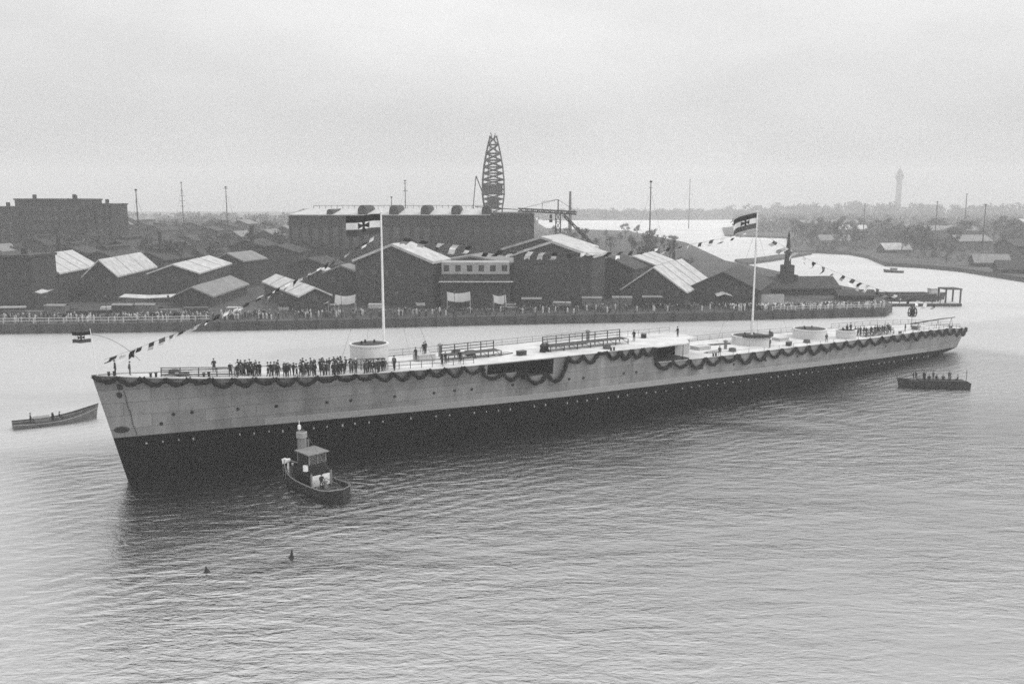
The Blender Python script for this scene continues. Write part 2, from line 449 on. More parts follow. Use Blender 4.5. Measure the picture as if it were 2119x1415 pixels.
# forecastle break, deckhouse and the open passage beside it
zq, zf_ = interp(ZQ, BRK), interp(ZF, BRK)
g = MB(); g.box(BRK - .25, BRK, -hb(BRK - .1, zf_) + .02, hb(BRK - .1, zf_) - .02, zq, zf_ - .015); g.build('break_bulkhead', 'hull_grey', ship)
g = MB()
HW = 3.4
out = [(86.2, -HW + .01), (86.2, -HW), (88, -HW), (90.2, -HW + .7), (91, -1.5), (91, 1.5), (90.2, HW - .7), (88, HW), (BRK + .01, HW), (BRK + .01, HW - .01)]
for (x0, y0), (x1, y1) in zip(out, out[1:]):
    g.poly([(x0, y0, zq - .4), (x1, y1, zq - .4), (x1, y1, zf_ - .2), (x0, y0, zf_ - .2)])
g.build('deckhouse_wall', 'deck_wall', ship, fix=True)
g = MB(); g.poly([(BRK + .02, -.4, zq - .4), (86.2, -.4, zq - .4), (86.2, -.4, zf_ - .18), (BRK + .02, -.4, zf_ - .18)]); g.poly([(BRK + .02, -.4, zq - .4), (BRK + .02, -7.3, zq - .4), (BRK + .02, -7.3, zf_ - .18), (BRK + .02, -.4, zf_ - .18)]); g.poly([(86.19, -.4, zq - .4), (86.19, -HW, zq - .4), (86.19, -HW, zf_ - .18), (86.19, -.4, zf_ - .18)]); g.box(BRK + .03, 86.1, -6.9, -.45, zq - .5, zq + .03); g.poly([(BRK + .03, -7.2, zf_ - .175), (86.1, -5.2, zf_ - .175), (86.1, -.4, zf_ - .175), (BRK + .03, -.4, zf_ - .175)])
g.build('passage_lining', 'recess_shade', ship)  # near-black colour stands in for the shade under the roof overhang
g = MB()
rf = [(BRK + .005, -7.45), (84.6, -7.3), (86.2, -6.7), (87.4, -5.2), (88.2, -4.0), (91.2, -3.6), (91.6, 0), (91.2, 3.6), (87.6, 3.9), (86.4, 5), (85, 6.6), (83.4, 7.3), (BRK + .005, 7.45)]
g.poly([(x, y, zf_) for x, y in rf]); g.poly([(x, y, zf_ - .16) for x, y in rf][::-1])
for (x0, y0), (x1, y1) in zip(rf, rf[1:]): g.poly([(x0, y0, zf_ - .16), (x1, y1, zf_ - .16), (x1, y1, zf_), (x0, y0, zf_)])
g.build('deckhouse_roof', 'deck', ship, fix=True)
for S, yy in ((81.4, -7.25), (84.6, -7.1)):
    g = MB(); g.tube([(S, yy + .1, interp(ZQ, S)), (S, yy + .1, zf_ - .15)], .06, 6); g.build('stanchion', 'black_iron', ship)
# armour belt standing proud above the paint line
g = MB()
bs = stations(16, 158, 3.0)
for sd in (-1, 1):
    rows = []
    for S in bs:
        z0 = interp(ZL, S) + .02; z1 = z0 + .85
        rows.append([hullp(S, z0, sd, 0), hullp(S, z0, sd, .05), hullp(S, z1, sd, .05), hullp(S, z1 + .05, sd, 0)])
    g.grid(rows)
g.build('armour_belt', 'belt_grey', ship, fix=True)
# portholes
PORTS = [(5.5, 7.9), (7.6, 7.94), (13.0, 7.83), (4.1, 6.81), (17.7, 7.73), (24.2, 7.58), (27.4, 7.52), (33.5, 7.44), (39.2, 7.36), (42.3, 7.39), (45.0, 7.31), (51.6, 7.28), (61.4, 7.18), (64.0, 7.06), (71.8, 7.02), (74.3, 6.93), (88.5, 6.2), (96, 6.1), (104, 6.0), (112.5, 5.9), (121, 5.7), (131, 5.4), (140, 5.2)]
pm = MB(); pm.lathe([(.21, -.04), (.22, .05), (.17, .05), (.16, .02), (.001, .02)], 14, close=False)
pme = pm.mesh('porthole', ['black_iron'])
for s_, z in PORTS:
    S = S_of(s_, z)
    for sd in (-1,):
        p = hullp(S, z, sd); e = .3
        tx = (hullp(S + e, z, sd) - hullp(S - e, z, sd)).normalized(); tz = (hullp(S, z + e, sd) - hullp(S, z - e, sd)).normalized()
        nrm = tx.cross(tz).normalized()
        if nrm.y * sd < 0: nrm = -nrm
        o = link('porthole', pme, ship, p, nrm.to_track_quat('Z', 'Y').to_euler())
# launching-cradle lugs in a row below the paint line
lm = MB(); lm.box(-.085, .085, -.1, .14, -.12, .12); lm.box(-.05, .05, -.17, .14, -.04, .04)
lme = lm.mesh('cradle_lug', 'stud_white')
S = .6
while S < 160:
    z = interp(ZL, S) - 1.0
    p = hullp(S, z)
    if R() > .14:
        o = link('cradle_lug', lme, ship, p + Vector((.3 * (R() - .5), 0, .12 * (R() - .5))), (0, 0, .4 * (R() - .5))); o.scale = (.7 + .6 * R(), 1, .7 + .7 * R())
    S += 1.93 if S > 20 else 2.0
# hawse recess at the stem and anchor bolster
g = MB()
rows = []
for r in (1, .8, .75):
    rows.append([hullp(S_of(-.5, 6.55) + .2 + .95 * r * cos(a), 6.55 + .42 * r * sin(a), -1, .10 if r < 1 else .02) for a in [2 * pi * k / 14 for k in range(14)]])
g.grid(rows, 0, True); g.poly(rows[-1]); g.build('hawse_mouth', 'black_iron', ship, fix=True)
for S, z in ((-.6, 11.9), (-.9, 10.9)):
    g = MB(); rows = [[hullp(S + .32 * r * cos(a), z + .4 * r * sin(a), -1, o_) for a in [2 * pi * k / 12 for k in range(12)]] for r, o_ in ((1, .0), (.9, .08), (.5, .05))]
    g.grid(rows, 0, True); g.poly(rows[-1]); g.build('fairlead', 'black_iron', ship, fix=True)
# draught rope / marks down the forefoot
for k in range(22):
    z = 11.3 - k * .262; g = MB()
    S = -.3 + .15 * sin(k * .7) * .3
    p = hullp(S, z, -1, .02)
    g.box(-.06, .06, -.04, .04, -.07, .07); o = g.build('draught_mark', 'black_iron', ship); o.location = p
# barbettes
def barbette(S, y, r, z0, z1, lip=.25, m='barbette_paint'):
    e = MB(); e.lathe([(r, z0 - .3), (r, z1 - .3), (r + .08, z1 - .28), (r + .08, z1 - .02), (r - .12, z1), (r - .2, z1 - .01), (r - .22, z1 - .75)], 40, S, y, close=False)
    o = e.build('barbette', m, ship, smooth=False)
    f = MB(); f.lathe([(r - .21, z1 - .14), (.02, z1 - .06)], 40, S, y, close=False); c = f.build('barbette_cover', 'timber_dark', o)
    for k in range(3):
        a = k * 1.3 + .4; h = MB(); h.box(S + r * .4 * cos(a) - .1, S + r * .4 * cos(a) + .1, y + r * .4 * sin(a) - .1, y + r * .4 * sin(a) + .1, z1 - .13, z1 + .35); h.build('bollard_head', 'black_iron', o)
    return o
barbette(32.0, 0, 2.65, 11.0, 14.3)
barbette(108.4, 0, 3.5, 7.62, 9.2)
barbette(125, 0, 3.2, 7.35, 9.2)
barbette(131.0, -3.9, 1.9, 7.25, 8.9)
# wooden curved screen on the aft barbette rim (dark arc)
g = MB()
arc = [(108.4 + 4.0 * cos(a), 4.0 * sin(a)) for a in [radians(200 + 6 * k) for k in range(24)]]
g.grid([[(x, y, 9.2) for x, y in arc], [(x, y, 9.75) for x, y in arc], [(108.4 + (x - 108.4) * .95, y * .95, 9.75) for x, y in arc], [(108.4 + (x - 108.4) * .95, y * .95, 9.2) for x, y in arc]])
g.build('barbette_screen', 'timber_dark', ship, fix=True)
# hatch coamings, ventilators, capstans, bollards
for S, y, a, b_, h in ((7, 0, 1.6, 1.2, .35), (19.5, .9, 2.2, 1.8, .5), (41.0, 1.0, 2.6, 2.2, .9), (66, 2.2, 5, 2.4, .5), (95.5, 0, 3, 2.2, .55), (116.5, 0, 2.4, 2, .5), (150, 0, 2.2, 1.6, .4), (160, 0, 1.6, 1.4, .4)):
    zt = ztop(S, S > BRK); g = MB(); g.box(S - a / 2, S + a / 2, y - b_ / 2, y + b_ / 2, zt, zt + h); g.box(S - a / 2 - .06, S + a / 2 + .06, y - b_ / 2 - .06, y + b_ / 2 + .06, zt + h, zt + h + .07); g.build('hatch_coaming', 'deck_wall', ship)
for S, y in ((-1.0, -.25), (3.5, -1.1), (9.5, -1.9), (70, -6.6), (92, -6.9), (146, -5.6), (168, -3.2)):
    zt = ztop(S, S > BRK)
    g = MB()
    for dx in (-.3, .3): g.lathe([(.14, zt), (.14, zt + .45), (.2, zt + .47), (.2, zt + .55), (.01, zt + .57)], 10, S + dx, y, close=False)
    g.build('bollard', 'black_iron', ship)
for S, y, h in ((44.5, 2.6, 1.6), (72.5, 3.0, 1.5), (99.5, -2.2, 1.2)):
    zt = ztop(S, S > BRK); g = MB(); g.lathe([(.3, zt), (.28, zt + h), (.42, zt + h + .1), (.42, zt + h + .3), (.05, zt + h + .45)], 12, S, y, close=False); g.build('ventilator', 'hull_grey', ship, smooth=True)
# light wire rails
def rail(S0_, S1_, yf, zf2, h=1.0, step=2.2, wires=2, m='rope', r=.025, pr=.035, name='guard_rail'):
    n = max(1, round((S1_ - S0_) / step)); g = MB(); tops = []
    for i in range(n + 1):
        S = S0_ + (S1_ - S0_) * i / n; z = zf2(S); y = yf(S); g.tube([(S, y, z), (S, y, z + h)], pr, 5); tops.append((S, y, z))
    for k in range(wires):
        hh = h * (1 - k / wires); g.tube([(a, b, c + hh) for a, b, c in tops], r, 4)
    return g.build(name, m, ship)
zF = lambda S: interp(ZF, S); zQ = lambda S: interp(ZQ, S)
rail(79, 91, lambda S: 3.3, zF); rail(37, 76, lambda S: hb(S, 10.6) - .3, zF, 1.0, 3)
rail(79, 128, lambda S: hb(S, 7.5) - .35, zQ, 1.0, 3.2)
rail(92, 150, lambda S: -hb(S, 7.5) + .12, zQ, .75, 3.8, 1, r=.02)
rail(150, 172, lambda S: -hb(S, 6.8) + .25, zQ, 1.0, 2.2, 2, 'black_iron', .035)
rail(140, 176, lambda S: hb(S, 6.8) - .25, zQ, 1.0, 2.4, 2, 'black_iron', .03)
rail(33, 46, lambda S: -hb(S, 10.6) + 1.9, zF, 1.05, 1.6, 2, 'timber_dark', .04, .05)
rail(27.5, 33, lambda S: -hb(S, 10.6) + 3.0, zF, 1.5, 1.2, 2, 'timber_dark', .05, .06)
# jackstaff
g = MB(); g.tube([(-2.5, 0, 13.3), (-2.9, 0, 19.0)], .06, 6, r_end=.035); g.build('jackstaff', 'mast_white', ship)
# two pole masts
MAST = {}
for k, (S, y, zt, ztp) in enumerate(((35.1, 1.9, 10.9, 32.2), (109.3, .6, 7.6, 31.9))):
    g = MB(); g.tube([(S, y, zt), (S, y, zt + 8), (S, y, ztp)], .22, 10, r_end=.12); o = g.build('pole_mast', 'mast_white', ship)
    g = MB(); g.lathe([(.02, ztp - .1), (.26, ztp), (.26, ztp + .1), (.02, ztp + .16)], 10, S, y, close=False); g.build('mast_truck', 'mast_white', o)
    g = MB(); g.lathe([(.5, zt), (.5, zt + .6), (.24, zt + 1.0)], 12, S, y, close=False); g.build('mast_step', 'hull_grey', o)
    for dx, dy in ((-5, -4), (-5, 4), (6, -4), (6, 4)):
        zz = ztop(S + dx, S + dx > BRK); g = MB(); g.tube([(S, y, ztp - 3), (S + dx, y + dy, zz)], .018, 4); g.build('stay', 'rope', o)
    MAST[k] = (S, y, ztp)
# stern lantern frame on its staff
g = MB(); g.tube([(158.0, -.3, 6.75), (158.0, -.3, 9.2)], .05, 6); o = g.build('lantern_staff', 'black_iron', ship)
g = MB()
for zz, rr in ((9.3, .75), (10.0, .95), (10.9, .8), (11.5, .25)): g.tube([(158.0 + rr * cos(a), -.3 + rr * sin(a), zz) for a in [2 * pi * k / 12 for k in range(13)]], .07, 4)
for k in range(8):
    a = 2 * pi * k / 8; g.tube([(158.0 + rr * cos(a), -.3 + rr * sin(a), zz) for zz, rr in ((9.3, .75), (10.0, .95), (10.9, .8), (11.5, .25))], .07, 4)
g.lathe([(.05, 9.3), (.5, 9.5), (.55, 10.7), (.1, 11.2)], 10, 158.0, -.3, close=False)
g.build('wicker_signal_cage', 'black_iron', o)

# loose timber work standing on the deck (each lifts away)
def stage(S, y, L, h, label, depth=1.6, rails=2, rh=.9, m='timber_dark', planks=6, yaw=0.0, name='timber_stage', grp=None, pitch=0.0):
    zt = ztop(S, S > BRK + 8)
    e = empty(name, SW(S, y, zt), SH_RZ + yaw, label, 'staging', grp); e.rotation_euler = (0, pitch, SH_RZ + yaw)
    n = max(2, round(L / 2.4))
    for i in range(n + 1):
        x = L * i / n
        for yy in (0, depth):
            g = MB(); g.box(x - .06, x + .06, yy - .06, yy + .06, 0, h + (rh if yy > 0 else rh * .0)); g.build('post', m, e)
        g = MB(); g.tube([(x, 0, .1), (x, depth, h - .05)], .05, 4); g.build('brace', m, e)
    for k in range(planks):
        g = MB(); y0 = depth * k / planks; g.box(-.2 + .3 * R(), L + .2 - .3 * R(), y0 + .015, y0 + depth / planks - .015, h, h + .06); g.build('plank', m if R() > .25 else 'timber', e)
    for k in range(rails):
        g = MB(); zz = h + rh * (k + 1) / rails; g.box(-.1, L + .1, depth - .03, depth + .03, zz - .05, zz + .05); g.build('rail', m, e)
    return e
stage(4.4, -.95, 8.6, .2, 'long low dark railing bench along the foredeck near the bow', .7, 3, .8, planks=4, yaw=-.19, pitch=.062)
stage(43.6, -1.6, 9.0, .75, 'dark stacked timber staging on deck above the open gallery', 2.2, 3, 1.3)
stage(61.0, -2.6, 15.5, .8, 'longest dark timber gangway staging lying on the midship deck', 2.2, 3, 1.3, yaw=.0)
stage(135.5, -5.2, 9.0, .7, 'low dark plank table in front of the people near the stern', 1.2, 1, .3)
e = empty('cargo_winch', SW(60.2, -2.0, zF(60)), SH_RZ + .3, 'small dark hand winch at the forward end of the long gangway', 'winch')
for x in (-.5, .5):
    g = MB(); g.poly([(x, -.6, 0), (x, .6, 0), (x, .15, 1.4), (x, -.15, 1.4)]); g.poly([(x + .08, -.6, 0), (x + .08, .6, 0), (x + .08, .15, 1.4), (x + .08, -.15, 1.4)])
    g.build('frame', 'black_iron', e)
g = MB(); g.tube([(-.75, 0, 1.0), (.8, 0, 1.0)], .3, 10); g.build('drum', 'black_iron', e)
g = MB(); g.tube([(.8, 0, 1.0), (.95, 0, 1.0), (.95, .1, 1.7)], .05, 5); g.build('crank', 'black_iron', e)
e = empty('spare_spar', SW(152, -4.0, zQ(152) + .6), SH_RZ + .03, 'dark wooden spar resting on trestles along the stern rail', 'spar')
g = MB(); g.tube([(0, 0, .9), (11, .4, 1.0), (22, 2.8, .4)], .16, 8, r_end=.1); g.build('spar', 'timber_dark', e)
for x, yy, z in ((3, .1, .9), (11, .4, .95), (19, 1.9, .6)):
    g = MB(); g.tube([(x, yy - .4, -.75 - x * .03), (x, yy, z), (x, yy + .4, -.75 - x * .03)], .06, 5); g.build('trestle', 'timber_dark', e)

for k, (S, y, lb) in enumerate(((6.2, .6, 'coil of hawser on the foredeck beside the bench'), (47.5, 3.4, 'coil of hawser on the far side behind the gallery staging'), (70.5, -4.6, 'coil of hawser on the midship deck by the near edge'), (98.5, -4.8, 'coil of hawser on the near side forward of the aft mast'), (118.5, -4.6, 'coil of hawser between the two aft barbettes'), (156, -2.4, 'coil of hawser on the stern deck'))):
    zt = ztop(S, S > BRK); g = MB()
    for j in range(4): g.tube([(.62 * cos(a) * (1 - .04 * j), .62 * sin(a) * (1 - .04 * j), .09 + j * .15) for a in [2 * pi * q / 14 for q in range(15)]], .08, 5)
    o = g.build('hawser_coil', 'rope'); o.location = SW(S, y, zt); tag(o, lb, 'rope coil')
for k, (S, y, L, rz, lb) in enumerate(((53.5, -.5, 3.6, .2, 'small pile of planks between the two stagings'), (68, 1.2, 5.2, -.06, 'pile of planks behind the long gangway'), (95, -3.6, 4.2, .12, 'pile of planks on deck aft of the deckhouse'), (102.4, 2.0, 4.6, -.2, 'pile of planks on the far side forward of the aft mast'), (145, 1.4, 4.0, .15, 'pile of planks behind the row of people near the stern'))):
    zt = ztop(S, S > BRK); e = empty('plank_pile', SW(S, y, zt), SH_RZ + rz, lb, 'planks')
    for j in range(7):
        yy = -.5 + .28 * (j % 4) + .1 * (j // 4); zz = .02 + .09 * (j // 4); l = L * (.8 + .3 * R()); g = MB(); g.box(-l / 2 + .3 * R(), l / 2, yy, yy + .24, zz, zz + .08); g.build('plank', random.choice(('timber', 'timber_pale', 'timber_dark')), e)
for k, (S, y, lb) in enumerate(((55.6, -2.6, 'dark tool chest right of the gallery staging'), (83, 1.0, 'dark chest on the deckhouse roof'), (112.5, -5.4, 'dark chest by the near rail aft of the mast'), (127.5, 3.2, 'dark chest behind the tall aft barbette'), (49, 1.5, 'dark chest behind the gallery staging'))):
    zt = zf_ if S == 83 else ztop(S, S > BRK); e = empty('tool_chest', SW(S, y, zt), SH_RZ + R(), lb, 'chest')
    g = MB(); g.box(-.7, .7, -.4, .4, 0, .62); g.build('box', 'timber_dark', e)
    g = MB(); g.box(-.74, .74, -.44, .44, .622, .72); g.build('lid', 'timber', e)

# ------------------------------------------------------------------ garland of evergreen swags round the deck edge
gar = empty('evergreen_garland', B0, SH_RZ, 'dark evergreen garland hung in swags along the whole near deck edge', 'garland')
def swag(a, b, sag):
    g = MB(); n = 10; pts = []
    for i in range(n + 1):
        t = i / n; p = a.lerp(b, t); p = p + Vector((0, 0, -sag * 4 * t * (1 - t))) ; pts.append(p)
    g.tube(pts, .25 + .05 * R(), 7, jitter=.45)
    for k in range(110):
        t = R(); i = min(n - 1, int(t * n)); p = pts[i].lerp(pts[i + 1], R())
        d = Vector((R() - .5, R() - .5, R() - .5)).normalized(); q = d.orthogonal().normalized() * .07
        e = p + d * (.3 + .16 * R()); g.poly([p + q, e, p - q])
    g.build('swag', 'garland', gar)
def edge(S, z): return hullp(S, z, -1, .3)
nod = []
S = -3.0
while S < 45.5: nod.append((S, zF(S) + .05, .8 if S < 28 else 1.1)); S += 2.4 + .3 * R()
run1 = nod + [(46.2, 10.75, 0)]
def run(L):
    for (a, za, sg), (b, zb, _) in zip(L, L[1:]): swag(edge(a, za), edge(b, zb), sg * (.7 + .55 * R()))
run(run1)
run([(46.2, 10.75, 0), (46.5, 9.35, .85), (49.6, 9.3, .9), (52.6, 9.2, .8), (53.6, 8.6, 1.25), (57.2, 8.55, 1.3), (60.4, 8.9, .0), (60.7, 10.7, 1.05), (63.6, 10.7, 1.1), (66.4, 10.75, .06), (68.2, 10.7, 1.1), (70.7, 10.7, 1.1), (73.0, 10.7, 1.1), (75.3, 10.7, .9), (77.6, 10.6, 0)])
nod = [(77.7, 10.6, 0), (78.1, 8.0, 1.3)]
S = 81.6
while S < 173: nod.append((S, zQ(S) + .05, 1.4)); S += 3.55 + .4 * R()
nod.append((176.0, zQ(176) + .1, 0))
run(nod)

# ------------------------------------------------------------------ flags
WIND = Vector((-.96, -.28, 0))
def ensign(name, hoist, w, h, label, droop=.12, cross=True, tilt=0.0, ph=0.0):
    """black-white-dark tricolour with an iron cross, blowing out to the left"""
    NX, NY = 18, 12
    side = Vector((WIND.y, -WIND.x, 0))
    def pt(a, b, off=0.0):
        wv = sin(a * 7.5 + ph) * .10 * w * a + sin(a * 13 + ph + b * 2) * .025 * w * a
        x = a * w * (1 - .04 * a)
        return hoist + WIND * x + side * (wv + off) + Vector((0, 0, -b * h - droop * w * a * a + tilt * w * a + .05 * h * sin(a * 6 + ph + 1.2) * a))
    e = empty(name, hoist, 0, label, 'flag')
    for k, m in enumerate(('flag_black', 'flag_white', 'flag_red')):
        g = MB(); j0, j1 = k * 4, k * 4 + 4
        for o_ in (-.008, .008): g.grid([[pt(i / NX, j / NY, o_) - hoist for i in range(NX + 1)] for j in range(j0, j1 + 1)])
        g.build('stripe', m, e, smooth=True)
    if cross:
        for sgn in (-1, 1):
            g = MB(); cx, cy, rr = .5, .5, .30
            for q in range(4):
                for j in range(5):
                    t0, t1 = j / 5, (j + 1) / 5
                    def cp(t, sd):
                        wdt = (.05 + .11 * t * t) * sd; L = rr * t
                        ca, sa = cos(q * pi / 2), sin(q * pi / 2)
                        dx, dy = L * ca - wdt * sa, L * sa + wdt * ca
                        return pt(cx + dx * h / w, cy + dy, sgn * .03) - hoist
                    g.poly([cp(t0, -1), cp(t1, -1), cp(t1, 1), cp(t0, 1)])
            g.build('cross_emblem', 'flag_black', e)
    return e
m0, m1 = MAST[0], MAST[1]
ensign('naval_ensign', SW(m0[0], m0[1], m0[2] - .2), 5.0, 2.8, 'striped naval ensign with cross flying from the taller forward mast', .1, ph=.4)
ensign('naval_ensign', SW(m1[0], m1[1], m1[2] - .2), 5.0, 2.8, 'striped naval ensign with cross drooping from the aft mast', .32, ph=2.0)
ensign('naval_jack', SW(-2.88, 0, 18.7), 2.1, 1.3, 'small striped jack flying from the staff at the bow', .05, ph=1.1)

def dressing(name, A, Bp, sag, n, t0, t1, label, size=1.0, dens=1.0):
    A, Bp = Vector(A), Vector(Bp); e = empty(name, A, 0, label, 'flag line')
    def pt(t): return A.lerp(Bp, t) - A + Vector((0, 0, -sag * 4 * t * (1 - t)))
    g = MB(); g.tube([pt(i / 30) for i in range(31)], .02, 4); g.build('line', 'rope', e)
    for k in range(n):
        t = t0 + (t1 - t0) * (k + .5) / n; p = pt(t)
        kind = random.choice(('rect', 'pennant', 'swallow', 'rect')); w = size * (1.0 + .7 * R()); h = size * (.75 + .35 * R())
        d = (WIND * .7 + Vector((R() - .5, R() - .5, 0)) * .9 + Vector((0, 0, -.55 - .6 * R()))).normalized()
        along = (pt(min(1, t + .01)) - pt(t - .01)).normalized()
        a = p; b = p + along * h
        sd = d.cross(along).normalized()
        ms = random.choice((('flag_black', 'flag_black'), ('flag_black', 'flag_white'), ('flag_white', 'flag_white'), ('flag_white', 'flag_black'), ('flag_white', 'flag_grey'), ('flag_red', 'flag_white'), ('flag_black', 'flag_grey'), ('flag_red', 'flag_black')))
        g = MB(); rows = []
        for i in range(7):
            s_ = i / 6; sh = .5 * s_ if kind == 'pennant' else 0
            off = sd * (.16 * w * sin(s_ * 5 + k))
            q0 = a.lerp(b, sh) + d * w * s_ + off; q1 = b.lerp(a, sh) + d * w * s_ + off; qm = (q0 + q1) / 2 - (d * w * .25 if kind == 'swallow' and i == 6 else Vector())
            rows.append([q0, qm, q1])
        i0 = len(g.v)
        for r in rows: g.v += [tuple(x) for x in r]
        for i in range(6):
            for j in range(2):
                x = i0 + i * 3 + j; g.f.append((x, x + 1, x + 4, x + 3)); g.m.append(0 if i < 3 else 1)
        g.build('signal_flag', list(ms), e, smooth=True)
    return e
dressing('dressing_line', SW(-1.6, 0, 15.2), SW(m0[0], m0[1], 29.3), 1.1, 31, .0, .97, 'string of signal flags climbing from the bow to the forward mast', .82)
dressing('dressing_line', SW(m0[0], m0[1], 29.3), SW(m1[0], m1[1], 28.5), 3.4, 27, .03, .97, 'string of signal flags sagging between the two masts', 1.0)
dressing('dressing_line', SW(m1[0], m1[1], 28.5), SW(172, 0, 10.5), 2.2, 19, .05, .93, 'string of signal flags coming down from the aft mast to the stern', 1.2)
g = MB(); a = SW(-2.88, 0, 18.3); b = SW(2.4, .4, 14.6)
g.tube([a.lerp(b, i / 14) + Vector((0, 0, 1.2 * 4 * (i / 14) * (1 - i / 14) * .6)) for i in range(15)], .025, 4)
tag(g.build('slack_halyard', 'rope'), 'thin slack line arching from the bow staff to the foredeck', 'rope')

# ------------------------------------------------------------------ people
def skin_mesh(name, verts, edges, radii, root, cloth, hat=None):
    me = bpy.data.meshes.new('t'); me.from_pydata(verts, edges, []); ob = bpy.data.objects.new('t', me); COL.objects.link(ob)
    ob.modifiers.new('s', 'SKIN'); sl = me.skin_vertices[0].data
    for i, r in enumerate(radii): sl[i].radius = r if isinstance(r, tuple) else (r, r); sl[i].use_root = (i == root)
    sb = ob.modifiers.new('u', 'SUBSURF'); sb.levels = 1; sb.render_levels = 1
    dg = bpy.context.evaluated_depsgraph_get(); dg.update()
    out = bpy.data.meshes.new_from_object(ob.evaluated_get(dg)); out.name = name
    bpy.data.objects.remove(ob); bpy.data.meshes.remove(me)
    out.materials.clear(); out.materials.append(MATS[cloth]); out.materials.append(MATS['skin'])
    return out
def person_mesh(name, cloth, legs=.10, arms=((.28, 0, 1.12), (.30, .1, .86)), arms2=None, lean=0.0, coat=True, sit=False, walk=0.0):
    """x right, y forward, z up; one continuous skinned body, 1.74 m standing"""
    V, E, Rr = [], [], []
    def add(p, r, par=None):
        V.append(p); Rr.append(r); i = len(V) - 1
        if par is not None: E.append((par, i))
        return i
    pel = add((0, 0, .92), (.165, .125))
    if coat and not sit: k_ = add((0, .0, .72), (.16, .13), pel)
    bel = add((0, .02 + lean * .4, 1.10), (.155, .12), pel)
    che = add((0, .02 + lean * .8, 1.32), (.19, .13), bel)
    nek = add((0, .03 + lean, 1.48), (.065, .065), che)
    hd0 = add((0, .045 + lean, 1.575), (.082, .092), nek)
    hd1 = add((0, .045 + lean, 1.69), (.078, .088), hd0)
    for sx, am in ((-1, arms), (1, arms2 or arms)):
        sh = add((sx * .2, lean * .8, 1.40), .075, che)
        el = add((sx * am[0][0], am[0][1] + lean, am[0][2]), .058, sh)
        ha = add((sx * am[1][0], am[1][1] + lean, am[1][2]), .042, el)
        add((sx * am[1][0] * .98, am[1][1] + lean + .03, am[1][2] - .1), .036, ha)
        if sit:
            hp = add((sx * .12, .1, .86), .1, pel); kn = add((sx * .15, .46, .84), .075, hp); an = add((sx * .15, .48, .45), .05, kn); add((sx * .15, .62, .42), .045, an)
        else:
            hp = add((sx * legs, walk * sx * .05, .78), .098, pel); kn = add((sx * (legs + .02), .02 + walk * sx * .18, .48), .075, hp)
            an = add((sx * (legs + .02), -.01 + walk * sx * .3, .1), .052, kn); add((sx * (legs + .05), .14 + walk * sx * .3, .045), .045, an)
    me = skin_mesh(name, V, E, Rr, 0, cloth)
    hz = 1.50; hands = [(a[1][0], a[1][2]) for a in (arms, arms2 or arms)]
    for p in me.polygons:
        c = p.center
        if c.z > hz: p.material_index = 1
        elif any(abs(abs(c.x) - hx) < .12 and c.z < hz_ - .03 and c.z > hz_ - .2 and not (sit and False) for hx, hz_ in hands) and abs(c.x) > .24: p.material_index = 1
        p.use_smooth = True
    return me
PM = [person_mesh('person_body', 'cloth_dark'),
      person_mesh('person_body', 'cloth_dark', .12, ((.3, .02, 1.14), (.22, .24, 1.0)), lean=.03),
      person_mesh('person_body', 'cloth_dark', .1, ((.27, -.06, 1.12), (.27, .08, .88)), ((.33, .1, 1.2), (.2, .28, 1.32)), walk=.6),
      person_mesh('person_body', 'cloth_grey', .13, ((.29, -.05, 1.13), (.14, -.14, .95))),
      person_mesh('person_body', 'cloth_dark', .09, ((.36, 0, 1.2), (.2, .12, 1.0)), walk=.3)]
PS = person_mesh('person_body', 'cloth_dark', .12, ((.3, .08, 1.14), (.2, .34, 1.02)), sit=True)
def hat_mesh(kind):
    g = MB()
    if kind == 0: g.lathe([(.155, 1.685), (.16, 1.70), (.10, 1.70), (.098, 1.79), (.07, 1.815), (.005, 1.815)], 12, 0, .045, close=False); m = 'flag_black'
    elif kind == 1: g.lathe([(.10, 1.67), (.102, 1.72), (.135, 1.75), (.13, 1.775), (.005, 1.79)], 12, 0, .045, close=False); g.box(-.08, .08, .12, .2, 1.675, 1.69); m = 'flag_black'
    else: g.lathe([(.10, 1.67), (.102, 1.72), (.145, 1.755), (.13, 1.78), (.005, 1.79)], 12, 0, .045, close=False); m = 'hat_white'
    return g.mesh('hat', m, True)
HATS = [hat_mesh(0), hat_mesh(1), hat_mesh(2)]
def person(loc, rz, label, group=None, pose=None, hat=None, sc=1.0):
    me = PS if pose == 'sit' else PM[pose if pose is not None else random.randrange(len(PM))]
    o = link('person', me, None, loc, (0, 0, rz)); o.scale = (sc,) * 3
    tag(o, label, 'person', group)
    h = link('hat', HATS[hat if hat is not None else random.choice((0, 0, 1, 1, 2))], o)
    return o
def deckman(S, y, label, group=None, up=0.0, rz=None, z=None, **k):
    zz = (ztop(S, S > BRK + 13 or (S > BRK and abs(y) > 7.3)) if z is None else z) + up
    return person(SW(S, y, zz), SH_RZ + (rz if rz is not None else -pi / 2 + pi + (R() - .5) * 4), label, group, sc=.95 + .12 * R(), **k)
deckman(-.5, .15, 'person in long dark coat standing alone, nearest the bow tip', pose=0, hat=1, rz=1.6)
deckman(1.1, .25, 'second person from the bow tip, in a dark coat', pose=3, hat=0, rz=-1.5)
G1 = 'guests crowded on the foredeck'
CL_ = 'guest in dark coat among the dense crowd on the foredeck'
cnt = 0
def crowd_strip(S0_, S1_, n, y0, y1, up=0.0):
    for k in range(n):
        S = S0_ + (S1_ - S0_) * (k + .2 + .6 * R()) / n
        y = -hb(S, 11) + y0 + (y1 - y0) * R()
        if hypot(S - 32, y) < 3.1: continue
        deckman(S, y, CL_, G1, up)
